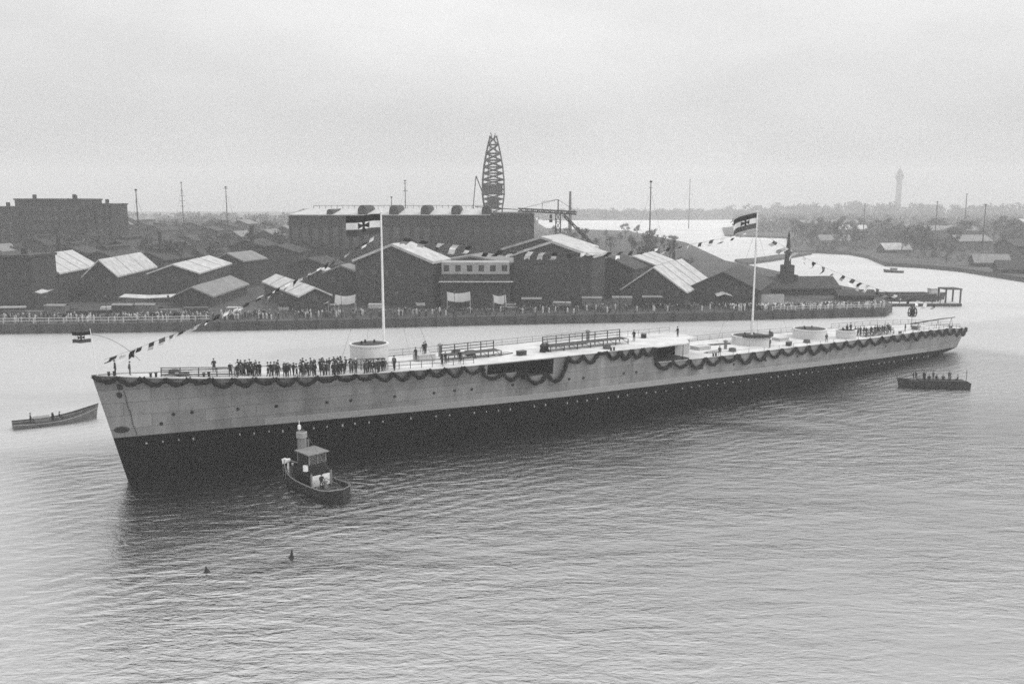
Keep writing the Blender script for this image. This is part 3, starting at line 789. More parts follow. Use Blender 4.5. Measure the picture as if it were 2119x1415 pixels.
for a, b, n, y0, y1 in ((12.2, 13.2, 2, .6, 1.6), (13.3, 16.3, 13, .5, 2.4), (13.8, 16.0, 8, 2.4, 4.2), (16.5, 17.3, 2, .6, 2.4), (17.6, 19.6, 9, .5, 2.8), (19.9, 20.8, 3, .5, 1.4), (21.0, 22.9, 7, .5, 2.0), (21.4, 25.4, 9, 2.2, 4.8), (23.3, 24.4, 4, .5, 1.6), (24.8, 26.6, 8, .5, 2.2), (25.2, 28.2, 13, 2.6, 5.6), (27.3, 28.6, 4, .6, 2.2), (29.0, 31.4, 10, .5, 1.8), (31.7, 32.6, 3, .6, 1.5), (33.2, 33.8, 1, .8, 1.2)):
    crowd_strip(a, b, n, y0, y1)
deckman(11.3, 1.6, 'person standing by the aft end of the foredeck bench', pose=1)
deckman(34.2, -3.4, 'dark figure just aft of the forward barbette', pose=0)
for S, y, up, lb in ((38.6, -1.2, .55, 'tall dark figure between forward barbette and staging'), (40.7, .5, .98, 'dark figure raised on the hatch, left of the pair'), (41.2, .9, .98, 'tallest dark figure standing raised on the hatch'), (41.6, -3.4, 0, 'dark figure on deck in front of the hatch'), (42.4, -3.0, 0, 'small dark figure right of the hatch group'), (44.4, -3.6, 0, 'dark figure at forward end of the staging over the gallery')):
    deckman(S, y, lb, None, up, pose=random.choice((0, 3, 1)))
for S, y, lb, z in ((79.3, -.8, 'lone figure at the aft end of the long gangway', None), (88.6, -1.4, 'lone figure on the deckhouse roof edge amidships', zf_), (93.2, -6.9, 'figure leaning at the near rail aft of the deckhouse', None), (107.2, -5.6, 'figure in dark coat before the round aft barbette', None), (122.5, -5.9, 'small figure at near rail before the tall aft barbette', None), (117, 3, 'figure on the far side between the aft barbettes', None)):
    deckman(S, y, lb, None, 0, z=z, pose=random.choice((0, 1, 3)))
for k, (S, y) in enumerate(((130.2, -4.6), (131.8, -4.3))):
    deckman(S, y, ('left', 'right')[k] + ' of two figures standing on the small low barbette', None, z=8.4, pose=k)
G2 = 'people lined up near the stern'
for k in range(17):
    S = 134.6 + k * .72 + .3 * R(); deckman(S, -2.6 - 1.3 * R(), 'person in dark coat in the row lined up near the stern', G2)
deckman(149.8, -4.2, 'lone person standing aft of the row near the stern', pose=0)
# ================================================================== BOATS
def boat_hull(e, L, Wd, free, m, sheer_b=.8, sheer_s=.3, trim='tug_grey', stern_round=True, bottom=None, deck_z=None, deck_m='timber', part='hull', tumble=1.0):
    """local x forward, bow at +L/2"""
    n = 18; secs = []
    for i in range(n + 1):
        t = i / n; x = -L / 2 + L * t
        if stern_round: k = (1 - max(0, (.18 - t) / .18) ** 2.2) ** .5 if t < .18 else 1
        else: k = .72 + .28 * min(1, t / .3)
        k2 = 1 - max(0, (t - .55) / .45) ** 2.3
        w = max(.03, Wd / 2 * k * k2)
        z = free + sheer_b * max(0, (t - .4) / .6) ** 2 + sheer_s * max(0, (.4 - t) / .4) ** 2
        rk = .35 * max(0, (t - .85) / .15)
        secs.append((x, w, z, rk))
    rows = [[(x - .5 * rk, -w * .55, -.7), (x - .2 * rk, -w * .86, 0), (x + rk * .4, -w, z * .6), (x + rk, -w * tumble, z)] for x, w, z, rk in secs]
    g = MB(); g.grid(rows); g.grid([[(x, -y, z) for x, y, z in r] for r in rows])
    x0 = rows[0]; g.poly([p for p in x0] + [(p[0], -p[1], p[2]) for p in x0[::-1]])
    h = g.build(part, m, e, smooth=True, fix=True)
    g = MB()
    for sd in (1, -1): g.tube([(x + rk, sd * w * tumble, z) for x, w, z, rk in secs], .07, 5)
    g.build('gunwale', trim, e)
    dz = deck_z if deck_z is not None else free * .55
    g = MB(); g.grid([[(x, -w * .93, dz + max(0, z - free) * .8), (x, w * .93, dz + max(0, z - free) * .8)] for x, w, z, rk in secs]); g.build('deck', deck_m, e)
    return secs

# --- harbour tug in front of the cruiser
tb, ts = P(592, 985), P(712, 1037)
tdir = (tb - ts); trz = atan2(tdir.y, tdir.x); tc_ = (tb + ts) / 2
tug = empty('harbour_tug', (tc_.x, tc_.y, 0), trz, 'small dark harbour tug with pale funnel beside the dark hull', 'tug')
TL = 12.6
boat_hull(tug, TL, 3.9, 1.15, 'tug_black', 1.0, .25, 'tug_grey', True, deck_z=.6, deck_m='timber_dark')
g = MB(); g.tube([(TL / 2 + .3, 0, 1.6), (TL / 2 + .55, 0, 2.2)], .28, 9); g.build('bow_fender', 'white_paint', tug)
g = MB(); g.box(-1.6, 2.2, -1.15, 1.15, .6, 2.5); g.build('deckhouse', 'tug_black', tug)
g = MB(); g.box(-1.72, -1.6, -1.22, 1.22, .75, 2.05); g.build('aft_panel', 'white_paint', tug)
for yy in (-1.32, 1.32):
    g = MB(); g.box(-1.85, -1.7, yy - .09, yy + .09, .6, 2.4); g.build('door_post', 'tug_grey', tug)
wh = MB(); wh.box(-1.1, 1.5, -1.15, 1.15, 2.503, 3.3); o = wh.build('wheelhouse', 'tug_black', tug)
for x, yy in ((-1.05, -1.1), (-1.05, 1.1), (1.45, -1.1), (1.45, 1.1), (-1.05, 0), (.2, -1.1)):
    g = MB(); g.box(x - .06, x + .06, yy - .06, yy + .06, 3.3, 4.5); g.build('window_post', 'tug_grey', o)
for (x0, x1, y0, y1) in ((-1.06, -1.04, -1.04, -.06), (-1.06, -1.04, .06, 1.04), (-.99, .14, -1.11, -1.09), (.26, 1.39, -1.11, -1.09), (-.99, .14, 1.09, 1.11), (.26, 1.39, 1.09, 1.11), (1.44, 1.46, -1.04, 1.04)):
    g = MB(); g.box(x0, x1, y0, y1, 3.3, 4.45); g.build('pane', 'glass', o)
g = MB(); g.box(-1.4, 1.75, -1.4, 1.4, 4.5, 4.62); g.build('roof', 'tug_grey', o)
fn = MB(); fn.lathe([(.58, 2.5), (.54, 5.6), (.54, 6.5), (.47, 6.52), (.46, 6.1)], 16, 2.3, .0, close=False); f = fn.build('funnel', 'tug_grey', tug, smooth=True)
g = MB(); g.lathe([(.55, 5.75), (.64, 5.8), (.64, 6.45), (.55, 6.51)], 16, 2.3, .0, close=False); g.build('funnel_band', 'plaster', f)
g = MB(); g.tube([(2.2, -.75, 2.5), (2.2, -.75, 5.4)], .13, 8); g.build('steam_pipe', 'tug_grey', f)
g = MB(); g.tube([(3.4, -.3, .7), (3.3, -.3, 7.6)], .07, 6, r_end=.04); o = g.build('mast', 'white_paint', tug)
g = MB(); g.lathe([(.05, 6.5), (.2, 6.55), (.2, 7.0), (.05, 7.1)], 10, 3.31, -.3, close=False); g.build('mast_lamp', 'white_paint', o)
g = MB(); g.lathe([(.2, .6), (.16, 1.3), (.3, 1.35), (.3, 1.5), (.02, 1.55)], 12, -2.6, 0, close=False); g.build('towing_bitt', 'tug_grey', tug)
g = MB(); g.tube([(-2.8 - .1, -1.4, .9), (-2.8, 0, 1.9), (-2.8, 1.4, .9)], .06, 6); g.build('towing_bow', 'tug_grey', tug)
g = MB(); g.tube([(4.2, .9, .9), (4.2, .9, 2.4)], .12, 8); g.lathe([(.13, 2.4), (.34, 2.7), (.3, 2.9), (.05, 2.95)], 10, 4.2, .9, close=False); g.build('vent_cowl', 'white_paint', tug)
g = MB(); g.tube([(4.4, -.8, .9), (4.4, -.8, 2.1)], .1, 8); g.lathe([(.1, 2.1), (.3, 2.35), (.26, 2.55), (.05, 2.6)], 10, 4.4, -.8, close=False); g.build('vent_cowl', 'tug_grey', tug)
for x in (-5.3, -4.2, -3.0, 3.4, 4.6):
    for sd in (-1, 1):
        g = MB(); yy = sd * (1.75 if abs(x) < 4.5 else 1.35); g.tube([(x, yy, .7), (x, yy, 2.0)], .035, 5); g.build('rail_stanchion', 'tug_grey', tug)
g = MB(); g.tube([(3.3, -.3, 7.3), (6.1, 0, 2.3)], .02, 4); g.tube([(3.3, -.3, 7.3), (-5.9, 0, 1.4)], .02, 4); g.build('rigging', 'rope', tug)
g = MB()
for j in range(3): g.tube([(-4.3 + .5 * cos(a), .5 * sin(a), .7 + j * .13) for a in [2 * pi * q / 12 for q in range(13)]], .07, 5)
g.build('towing_hawser', 'rope', tug)
g = MB(); g.tube([(-.6, 1.3, 2.56), (-.6, 1.3, 3.2)], .35, 10); g.build('life_buoy', 'white_paint', tug)
for x in (-4.6, -1.2):
    g = MB(); g.tube([(x, -1.95, 1.1), (x, -2.02, .35)], .16, 8); g.build('side_fender', 'tug_grey', tug)
def on_boat(e, x, y, z, label, rz=0.0, group=None, **k):
    M = Matrix.Translation(e.location) @ Matrix.Rotation(e.rotation_euler.z, 4, 'Z')
    return person(M @ Vector((x, y, z)), e.rotation_euler.z - pi / 2 + rz, label, group, **k)
on_boat(tug, -2.35, .35, .62, 'dark figure before the white panel at the tug stern', 3.0, pose=1, hat=0)
on_boat(tug, .2, 0, 2.56, 'dark figure inside the tug wheelhouse', 0, pose=0, hat=1)
on_boat(tug, 3.4, -.9 + 1.6, .7, 'dark figure on the tug foredeck', .4, pose=3, hat=2)

# --- open launch off the bow (left)
la, lb_ = P(43, 885), P(186, 867)
ld = lb_ - la
launch = empty('open_launch', ((la + lb_) / 2), atan2(ld.y, ld.x), 'open grey launch with raised bow, left of the cruiser bow', 'boat')
secs = boat_hull(launch, 11.6, 3.0, .8, 'timber', 1.55, .2, 'tug_black', False, deck_z=.25, deck_m='timber')
g = MB()
for sd in (1, -1): g.tube([(x + rk * .7, sd * (w + .02), z * .72) for x, w, z, rk in secs], .055, 5)
g.build('rubbing_strake', 'plaster', launch)
g = MB(); g.box(-2.9, -.9, -.75, .75, .25, 1.25); g.box(-3.0, -.8, -.85, .85, 1.25, 1.33); g.build('engine_casing', 'tug_grey', launch)
for x in (.6, 2.2, 3.6):
    g = MB(); g.box(x - .15, x + .15, -1.15, 1.15, .62, .68); g.build('thwart', 'timber', launch)
on_boat(launch, -3.4, .2, .28, 'dark figure behind the engine casing of the left launch', 0, pose=1)
on_boat(launch, -.4, -.2, .28, 'dark figure standing amidships in the left launch', .4, pose=0)
on_boat(launch, .6, .5, -.1, 'figure seated on a thwart of the left launch', .2, pose='sit')

# --- passenger launch off the stern (right)
ra, rb_ = P(2000, 803), P(1862, 800)
rd = rb_ - ra
launch2 = empty('passenger_launch', ((ra + rb_) / 2), atan2(rd.y, rd.x), 'dark passenger launch with people aboard near the cruiser stern', 'boat')
boat_hull(launch2, 12.4, 3.0, .9, 'tug_black', .8, .2, 'tug_black', False, deck_z=.35, deck_m='timber_dark')
g = MB(); g.box(-5.2, 2.6, -1.05, 1.05, .4, 1.38); g.box(-5.3, 2.7, -1.15, 1.15, 1.38, 1.45); o = g.build('cabin', 'timber_dark', launch2)
for k in range(7):
    g = MB(); x = -4.8 + k * 1.02; g.box(x, x + .6, 1.04, 1.07, .85, 1.2); g.build('cabin_window', 'glass', o)
g = MB(); g.tube([(-5.7, 0, .5), (-5.7, 0, 3.4)], .05, 6); g.build('flagstaff', 'black_iron', launch2)
g = MB(); g.lathe([(.18, 1.5), (.17, 2.6), (.22, 2.62), (.22, 2.7), (.02, 2.72)], 10, 1.6, 0, close=False); g.build('stovepipe', 'black_iron', launch2)
for x, yy, z, lb in ((3.6, .1, 1.25, 'tall figure at the forward well of the right launch'), (3.0, -.4, 1.25, 'figure beside the forward well of the right launch'), (2.0, .5, 1.46, 'figure standing on the cabin top near the stovepipe')):
    on_boat(launch2, x, yy, z, lb, (R() - .5) * 2, pose=random.choice((0, 1, 3)))
g = MB(); g.box(2.65, 4.3, -1.0, 1.0, .4, 1.24); g.build('forward_platform', 'timber_dark', launch2)
for x, lb in ((.2, 'figure standing on the cabin top of the right launch, amidships'), (-2.6, 'figure standing aft on the cabin top of the right launch')):
    on_boat(launch2, x, .3, 1.46, lb, R() * 4, pose=3)
for k in range(5):
    on_boat(launch2, .8 - k * 1.25, .2 * (R() - .5), .68, 'figure sitting on the long cabin top of the right launch', (R() - .5) * 5, 'people sitting on the right launch', pose='sit')
# --- little motor boat far out in the basin
mb = empty('motor_boat', P(1849, 564), 2.5, 'tiny dark motor boat far out in the right basin', 'boat')
boat_hull(mb, 9, 2.6, .9, 'tug_black', .6, .1, 'tug_grey', False)
g = MB(); g.box(-1.5, 1.5, -.9, .9, .5, 2.1); g.box(-1.7, 1.7, -1, 1, 2.1, 2.2); g.build('cabin', 'tug_grey', mb)
# --- spar buoys in the foreground
def buoy(u, v, label, h, lean):
    p = P(u, v); e = empty('spar_buoy', p, .5, label, 'buoy')
    g = MB(); g.lathe([(.2, -.4), (.24, -.05), (.24, .06), (.17, .2), (.08, h * .7), (.03, h)], 12, close=False); o = g.build('float_body', 'black_iron', e, smooth=True); o.rotation_euler = (0, lean, 0)
    g = MB(); g.lathe([(.26, -.03), (.29, .0), (.26, .05)], 12, close=False); t = g.build('rubbing_ring', 'timber_dark', e); t.rotation_euler = (0, lean, 0)
buoy(603, 1153, 'larger dark spar buoy floating in the open foreground water', .85, .12)
buoy(428, 1183, 'smaller dark spar buoy left of the other in the foreground', .6, -.1)

# ================================================================== THE YARD ON THE FAR BANK
def hall(name, ap, Y, vpx, ea, re, label, roof='roof_pale', wall='brick', side=1, cat='shed', group=None, th=.5, over=.7, wins=True, door=True, vent=False, gz=QZ, stripes=0):
    A = atY(ap[0], ap[1], Y); d = Vector(((vpx - UC) / FPX, 1, 0)).normalized(); w = Vector((d.y, -d.x, 0)); C = Vector((0, 0, CAM_H))
    r = ray(*ea); E = C + r * ((A - C).dot(d) / r.dot(d)); r = ray(*re); X = C + r * ((A - C).dot(w) / r.dot(w))
    return hall3(name, A, atan2(d.y, d.x) - pi / 2, abs((E - A).dot(w)), (X - A).dot(d), A.z, E.z, label, roof, wall, cat, group, th, over, wins, door, vent, gz, stripes)
def hall3(name, A, rz, hw, L, zr, ze, label, roof='roof_dark', wall='brick', cat='shed', group=None, th=.5, over=.7, wins=True, door=True, vent=False, gz=QZ, stripes=0):
    e = empty(name, (A.x, A.y, gz), rz, label, cat, group)
    hr, he = zr - gz - th * .6, ze - gz - th * .6
    g = MB()
    prof = [(-hw, 0), (hw, 0), (hw, he), (0, hr), (-hw, he)]
    g.poly([(x, 0, z) for x, z in prof]); g.poly([(x, L, z) for x, z in prof][::-1])
    for sx in (-1, 1): g.poly([(sx * hw, 0, 0), (sx * hw, L, 0), (sx * hw, L, he), (sx * hw, 0, he)])
    g.build('wall', wall, e, fix=True)
    sl = (hr - he) / hw
    for sx in (-1, 1):
        g = MB(); xe = hw + over; z_e = hr - sl * xe
        top = [(0, -over, hr + th), (sx * xe, -over, z_e + th), (sx * xe, L + over, z_e + th), (0, L + over, hr + th)]
        bot = [(x, y, z - th + .02) for x, y, z in top]
        g.poly(top); g.poly(bot[::-1])
        for i in range(4): j = (i + 1) % 4; g.poly([bot[i], bot[j], top[j], top[i]])
        rf = g.build('roof', roof, e, fix=True)
        if stripes:
            for k in range(stripes):
                y = L * (k + 1) / (stripes + 1); b = MB(); i0 = len(b.v)
                b.v += [(sx * .1, y - .09, hr + th + .02), (sx * xe, y - .09, z_e + th + .02), (sx * xe, y + .09, z_e + th + .02), (sx * .1, y + .09, hr + th + .02), (sx * .1, y, hr + th + .14), (sx * xe, y, z_e + th + .14)]
                b.f += [(0, 1, 5, 4), (3, 4, 5, 2), (1, 2, 5), (0, 4, 3)]; b.m += [0] * 4; b.build('roof_batten', 'roof_mid', rf)
    if vent:
        g = MB(); g.box(-.8, .8, L * .15, L * .85, hr + th - .4, hr + th + 1.0); v = g.build('ridge_vent', wall, e)
        g = MB(); g.poly([(-1.1, L * .14, hr + th + 1.0), (0, L * .14, hr + th + 1.6), (0, L * .86, hr + th + 1.6), (-1.1, L * .86, hr + th + 1.0)]); g.poly([(1.1, L * .14, hr + th + 1.0), (0, L * .14, hr + th + 1.6), (0, L * .86, hr + th + 1.6), (1.1, L * .86, hr + th + 1.0)]); g.build('vent_roof', roof, v)
    if door:
        dw, dh = min(hw * .42, 3.2), min(he * .55, 4.6)
        g = MB(); g.box(-dw, dw, -.12, -.01, .02, dh); g.box(-.06, .06, -.16, -.12, .02, dh); g.build('door', 'timber_dark', e)
    if wins:
        wm = MB(); wm.box(-.65, .65, -.10, .0, 0, 1.9, 0); wm.box(-.55, -.04, -.125, -.101, .1, 1.8, 1); wm.box(.04, .55, -.125, -.101, .1, 1.8, 1)
        me = wm.mesh('window', ['brick_mid', 'glass'])
        n = max(1, int(hw * 2 / 4.2))
        for r_, z in enumerate((he * .68, he * .3)):
            if he < 6 and r_: continue
            for k in range(n):
                x = -hw + hw * 2 * (k + .5) / n
                if r_ and abs(x) < hw * .45 + .8: continue
                if not r_ and z < he * .6: continue
                link('window', me, e, (x, -.005, z))
        ns = max(2, int(L / 6))
        for k in range(ns):
            for sx in (-1, 1):
                if sx * (A.x) > 0 and abs(A.x) > 30: continue
                link('window', me, e, (sx * (hw + .005), L * (k + .5) / ns, he * .5), (0, 0, sx * pi / 2))
    return e

hall('gable_hall', (62, 530), 268, 880, (120, 563), (148, 517), 'tall brick hall with broad pale roof at far left of the quay', stripes=3)
hall('gable_hall', (205, 538), 275, 880, (240, 568), (290, 519), 'pale-roofed hall just right of the far left hall', stripes=2)
hall('gable_hall', (358, 547), 275, 900, (409, 564), (432, 529), 'lone pale diamond roof, third hall from the left', stripes=2)
hall('low_shed', (397, 594), 262, 1000, (438, 612), (476, 573), 'low shed with dull grey roof behind the climbing flags', 'roof_mid')
hall('low_shed', (651, 595), 245, 150, (621, 611), (572, 563), 'low shed with bright roof slanting down behind the climbing flags', side=-1, stripes=3)
hall('low_shed', (664, 556), 290, 1250, (690, 571), (676, 551), 'small pale-roofed shed squeezed left of the big gable', wins=False)
hall('gable_hall', (706, 549), 272, 1300, (742, 564), (722, 544), 'lean lower wing left of the big gable behind the forward mast', 'roof_mid')
hall('gable_hall', (812, 506), 262, 1650, (893, 541), (850, 499), 'big dark gable hall right of the forward mast with pale verges', th=.8, vent=False)
hall('gable_hall', (975, 530), 270, 1400, (1055, 545), (1000, 526), 'low wide hall between the two big gables', 'roof_mid', 'brick_mid', th=.6)
hall('gable_hall', (1143, 500), 262, 1650, (1225, 529), (1175, 495), 'big dark gable hall in the middle with pale verges', th=.8)
hall('gable_hall', (1120, 491), 300, 1650, (1200, 517), (1160, 487), 'second gable peeping out behind the middle big gable', th=.8)
hall('gable_hall', (1310, 530), 310, 1800, (1355, 548), (1350, 513), 'pale diamond roof behind the right hand twin halls', stripes=2)
hall('gable_hall', (1353, 553), 262, 1800, (1418, 602), (1410, 537), 'hall with bright pale roof beside the aft mast', stripes=3)
hall('gable_hall', (1497, 563), 265, 1800, (1570, 600), (1530, 553), 'dark-roofed hall directly behind the aft mast', 'roof_dark')
hall('gable_hall', (1262, 533), 285, 1800, (1310, 556), (1290, 524), 'dark low hall between the middle gable and the pale roofs', 'roof_dark', 'brick_dark')
# grey rendered front and balcony of the low middle hall
fr_ = empty('front_annex', (atY(984, 600, 262).x, 258, QZ), 0, 'pale rendered annex front with balcony between the big gables', 'building')
xa, xb = atY(912, 560, 258).x - fr_.location.x, atY(1056, 560, 258).x - fr_.location.x
zt_, zb_, zc_ = [atY(980, v, 258).z - QZ for v in (543, 567, 582)]
g = MB(); g.box(xa, xb, 0, 10, 0, zb_); g.build('lower_wall', 'brick', fr_)
g = MB(); g.box(xa + .3, xb - .3, -.3, 9, zb_ + .002, zt_); g.build('upper_wall', 'plaster', fr_)
g = MB(); g.box(xa - .5, xb + .8, -1.6, 0, zc_ - .2, zc_); b_ = g.build('balcony', 'timber_pale', fr_)
for k in range(11):
    x = xa + (xb - xa) * k / 10; g = MB(); g.box(x - .05, x + .05, -1.55, -1.45, zc_, zc_ + 1.0); g.build('balcony_post', 'timber_dark', b_)
g = MB(); g.box(xa - .4, xb + .7, -1.54, -1.46, zc_ + 1.0, zc_ + 1.08); g.build('balcony_rail', 'timber_dark', b_)
for k in range(6):
    x = xa + (xb - xa) * (k + .5) / 6; g = MB(); g.box(x - .8, x + .8, -.32, -.31, zb_ + .8, zt_ - .8); g.build('window', 'glass', fr_)
for k in range(4):
    x = xa + (xb - xa) * (k + .5) / 4; g = MB(); g.box(x - 1.2, x + 1.2, -.1, .0, .02, 3.2); g.build('door', 'timber_dark', fr_)

# large erecting shop behind: dark wall, pale monitor roof, round-headed ventilators
Yb = 385
bs_ = empty('erecting_shop', (atY(605, 600, Yb).x, Yb, QZ), 0, 'very long dark erecting shop with pale roof strip and round-headed vents', 'building')
Lb = atY(1103, 600, Yb).x - bs_.location.x; zb = atY(800, 446, Yb).z - QZ; zr = atY(800, 432, Yb + 26).z - QZ
g = MB(); g.box(0, Lb, 0, 60, 0, zb); g.build('wall', 'brick_dark', bs_)
g = MB()
rp = [(-.8, zb + .02), (-.8, zb + .4), (26, zr), (34, zr), (61, zb + .4), (61, zb + .02)]
xr = atY(1015, 440, Yb).x - bs_.location.x
for a, b in zip(rp, rp[1:]): g.poly([(0, a[0], a[1]), (xr, a[0], a[1]), (xr, b[0], b[1]), (2.5 if b[1] > zb + 1 else 0, b[0], b[1])])
g.poly([(0, y, z) for y, z in rp]); g.poly([(xr, y, z) for y, z in rp])
g.build('roof', 'roof_pale', bs_, fix=True)
g = MB(); g.box(xr + .02, Lb + .4, -.5, 60.4, zb + .01, zb + .9); g.build('roof_parapet', 'brick_dark', bs_)
for u in (682, 750, 815, 880, 943, 1006):
    x = atY(u, 440, Yb).x - bs_.location.x; g = MB(); hw = 1.7; h1 = 3.4
    arc = [(-hw, 0), (hw, 0), (hw, h1 - hw)] + [(hw * cos(a), h1 - hw + hw * 1.25 * sin(a)) for a in [pi * k / 8 for k in range(1, 8)]] + [(-hw, h1 - hw)]
    sc_ = .7 if u < 700 else 1.15
    arc = [(x + p * sc_, zb + .1 + q * sc_) for p, q in arc]
    g.poly([(p, -.6, q) for p, q in arc]); g.poly([(p, 24, q) for p, q in arc][::-1])
    for i in range(len(arc)): j = (i + 1) % len(arc); g.poly([(arc[i][0], -.6, arc[i][1]), (arc[j][0], -.6, arc[j][1]), (arc[j][0], 24, arc[j][1]), (arc[i][0], 24, arc[i][1])])
    g.build('roof_ventilator', 'brick_dark', bs_, fix=True)
for k in range(24):
    x = Lb * (k + .5) / 24
    g = MB(); g.box(x - 1.3, x + 1.3, -.06, 0, zb * .45, zb * .8); g.build('window', 'glass', bs_)
for k in range(25):
    x = Lb * k / 24; g = MB(); g.box(x - .35, x + .35, -.35, -.07, .0, zb - .02); g.build('pilaster', 'brick_dark', bs_)
g = MB()
for k in range(30):
    x = 4 + (xr - 8) * k / 29; g.box(x - .08, x + .08, 29.9, 30.1, zr, zr + 1.4)
g.box(4, xr - 4, 29.9, 30.1, zr + 1.3, zr + 1.5); g.build('ridge_catwalk', 'steel_far', bs_)

# tall flat-roofed blocks at the far left
def block(u0, u1, v, Y, dep, label, wall='brick_dark', win=True, name='tall_warehouse', steps=0, floors=6):
    a, b = atY(u0, v, Y), atY(u1, v, Y); h = a.z - QZ; Wd = b.x - a.x
    e = empty(name, (a.x, Y, QZ), 0, label, 'building')
    g = MB(); g.box(0, Wd, 0, dep, 0, h); g.build('wall', wall, e)
    g = MB(); g.box(-.4, Wd + .4, -.4, dep + .4, h + .003, h + .7); g.build('cornice', 'brick', e)
    for k in range(max(1, int(Wd / 9))):
        x = 3 + (Wd - 6) * R(); g = MB(); g.box(x - .7, x + .7, dep * .3, dep * .3 + 1.2, h + .7, h + 1.9 + 1.2 * R()); g.build('chimney', wall, e)
    if win:
        wm = MB(); wm.box(-.7, .7, -.06, 0, 0, 2.0, 0); wm.box(-.6, -.03, -.075, -.061, .08, 1.9, 1); wm.box(.03, .6, -.075, -.061, .08, 1.9, 1); me = wm.mesh('window', ['brick_mid', 'glass'])
        n = int(Wd / 3.4)
        for r_ in range(floors):
            for k in range(n): link('window', me, e, (Wd * (k + .5) / n, -.004, h * (.14 + .82 * r_ / floors) + .6))
    return e
block(30, 166, 414, 420, 22, 'tall dark flat-topped warehouse on the left skyline')
block(196, 229, 424, 420, 18, 'narrow dark block with raised top on the left skyline')
block(167, 195, 431, 422, 18, 'lower dark link between the two left skyline blocks', 'brick')
block(-60, 28, 430, 415, 20, 'dark block cut off by the left edge of the view')
block(-30, 62, 533, 251, 14, 'low flat-roofed brick building left of the far left hall', 'brick', floors=2, name='flat_roof_building')

# filler: the crowded yard behind, seen dimly through the haze
GY = 'dim sheds in the hazy yard'
LMK = [(-200, 'the far left flat-roofed building'), (50, 'the far left hall'), (150, 'the second hall from the left'), (270, 'the second pale roof from the left'), (360, 'the third pale roof from the left'), (450, 'the dull grey shed roof'), (540, 'the slanting bright shed roof'), (640, 'the small pale shed left of the big gable'), (735, 'the forward mast'), (850, 'the big gable right of the forward mast'), (930, 'the pale annex front'), (1060, 'the middle big gable')]
spots_ = []
for k in range(84):
    Y = 296 + 430 * (k / 84) + 20 * R(); u = -60 + 1130 * ((k * .618) % 1.0)
    if 590 < u < 1110 and Y > 340: continue
    spots_.append((u, Y))
seen_ = {}
for u, Y in sorted(spots_, key=lambda q: q[1]):
    lm_ = [n for a, n in LMK if a <= u][-1]; rk = seen_[lm_] = seen_.get(lm_, 0) + 1
    X = (u - UC) / FPX * Y; zr_ = 8 + 7 * R() + (Y - 300) * .012
    rm = random.choice(('roof_dark', 'roof_dark', 'roof_dark', 'roof_dark', 'roof_mid'))
    hall3('yard_shed', Vector((X, Y, 0)), -.08 + (R() - .5) * .35, 4 + 5 * R(), 14 + 18 * R(), QZ + zr_, QZ + zr_ - 2.6, {'roof_dark': 'dark', 'roof_mid': 'grey', 'roof_pale': 'pale'}[rm] + '-roofed shed, ' + ('nearest', 'second', 'third', 'fourth', 'fifth', 'sixth', 'seventh', 'eighth', 'ninth', 'tenth', 'eleventh', 'twelfth')[min(11, rk - 1)] + ' back behind ' + lm_, rm, random.choice(('brick', 'brick_dark', 'brick_mid')), group=GY, wins=Y < 400, door=True, vent=R() > .6)
for k, (u, v, Y, r, lb) in enumerate(((118, 470, 330, .7, 'slim factory chimney behind the far left hall'), (520, 468, 360, .8, 'slim factory chimney behind the climbing flags'), (330, 480, 345, .6, 'short chimney behind the second hall from the left'), (1395, 497, 380, .6, 'short chimney behind the pale diamond roofs'))):
    p = atY(u, v, Y); e = empty('factory_chimney', (p.x, Y, QZ), 0, lb, 'chimney'); h = p.z - QZ
    g = MB(); g.lathe([(r * 1.5, 0), (r, h - .6), (r, h - .5)], 10, close=False); g.build('shaft', 'brick_dark', e)
    g = MB(); g.lathe([(r, h - .5), (r * 1.3, h - .3), (r * 1.3, h), (r * .7, h)], 10, close=False); g.build('cap', 'brick', e)
# goods wagons on the quay track
for k in range(13):
    u = 30 + k * 46 if k < 8 else 1100 + (k - 8) * 62; v = interp(yard_front, u); p = P(u, v); Y = p.y + 13.5
    e = empty('goods_wagon', (p.x * Y / p.y, Y, QZ), -.06, ('left', 'right')[k >= 8] + ' hand goods wagon, number ' + ('one', 'two', 'three', 'four', 'five', 'six', 'seven', 'eight', 'one', 'two', 'three', 'four', 'five')[k] + ' from the left behind the quay crowd', 'wagon', 'goods wagons on the quay')
    op = R() > .5; hh = 1.9 if op else 3.3; m_ = random.choice(('timber_dark', 'timber', 'brick_dark'))
    g = MB(); g.box(-2.9, 2.9, -1.2, 1.2, 1.1, hh); g.build('body', m_, e)
    if not op: g = MB(); g.poly([(-3, -1.3, 3.3), (3, -1.3, 3.3), (3, 0, 3.75), (-3, 0, 3.75)]); g.poly([(-3, 1.3, 3.3), (3, 1.3, 3.3), (3, 0, 3.75), (-3, 0, 3.75)]); g.build('roof', 'roof_mid', e)
    for x in (-1.8, 1.8):
        g = MB(); g.tube([(x, -.8, .5), (x, .8, .5)], .5, 10); g.build('wheelset', 'black_iron', e)
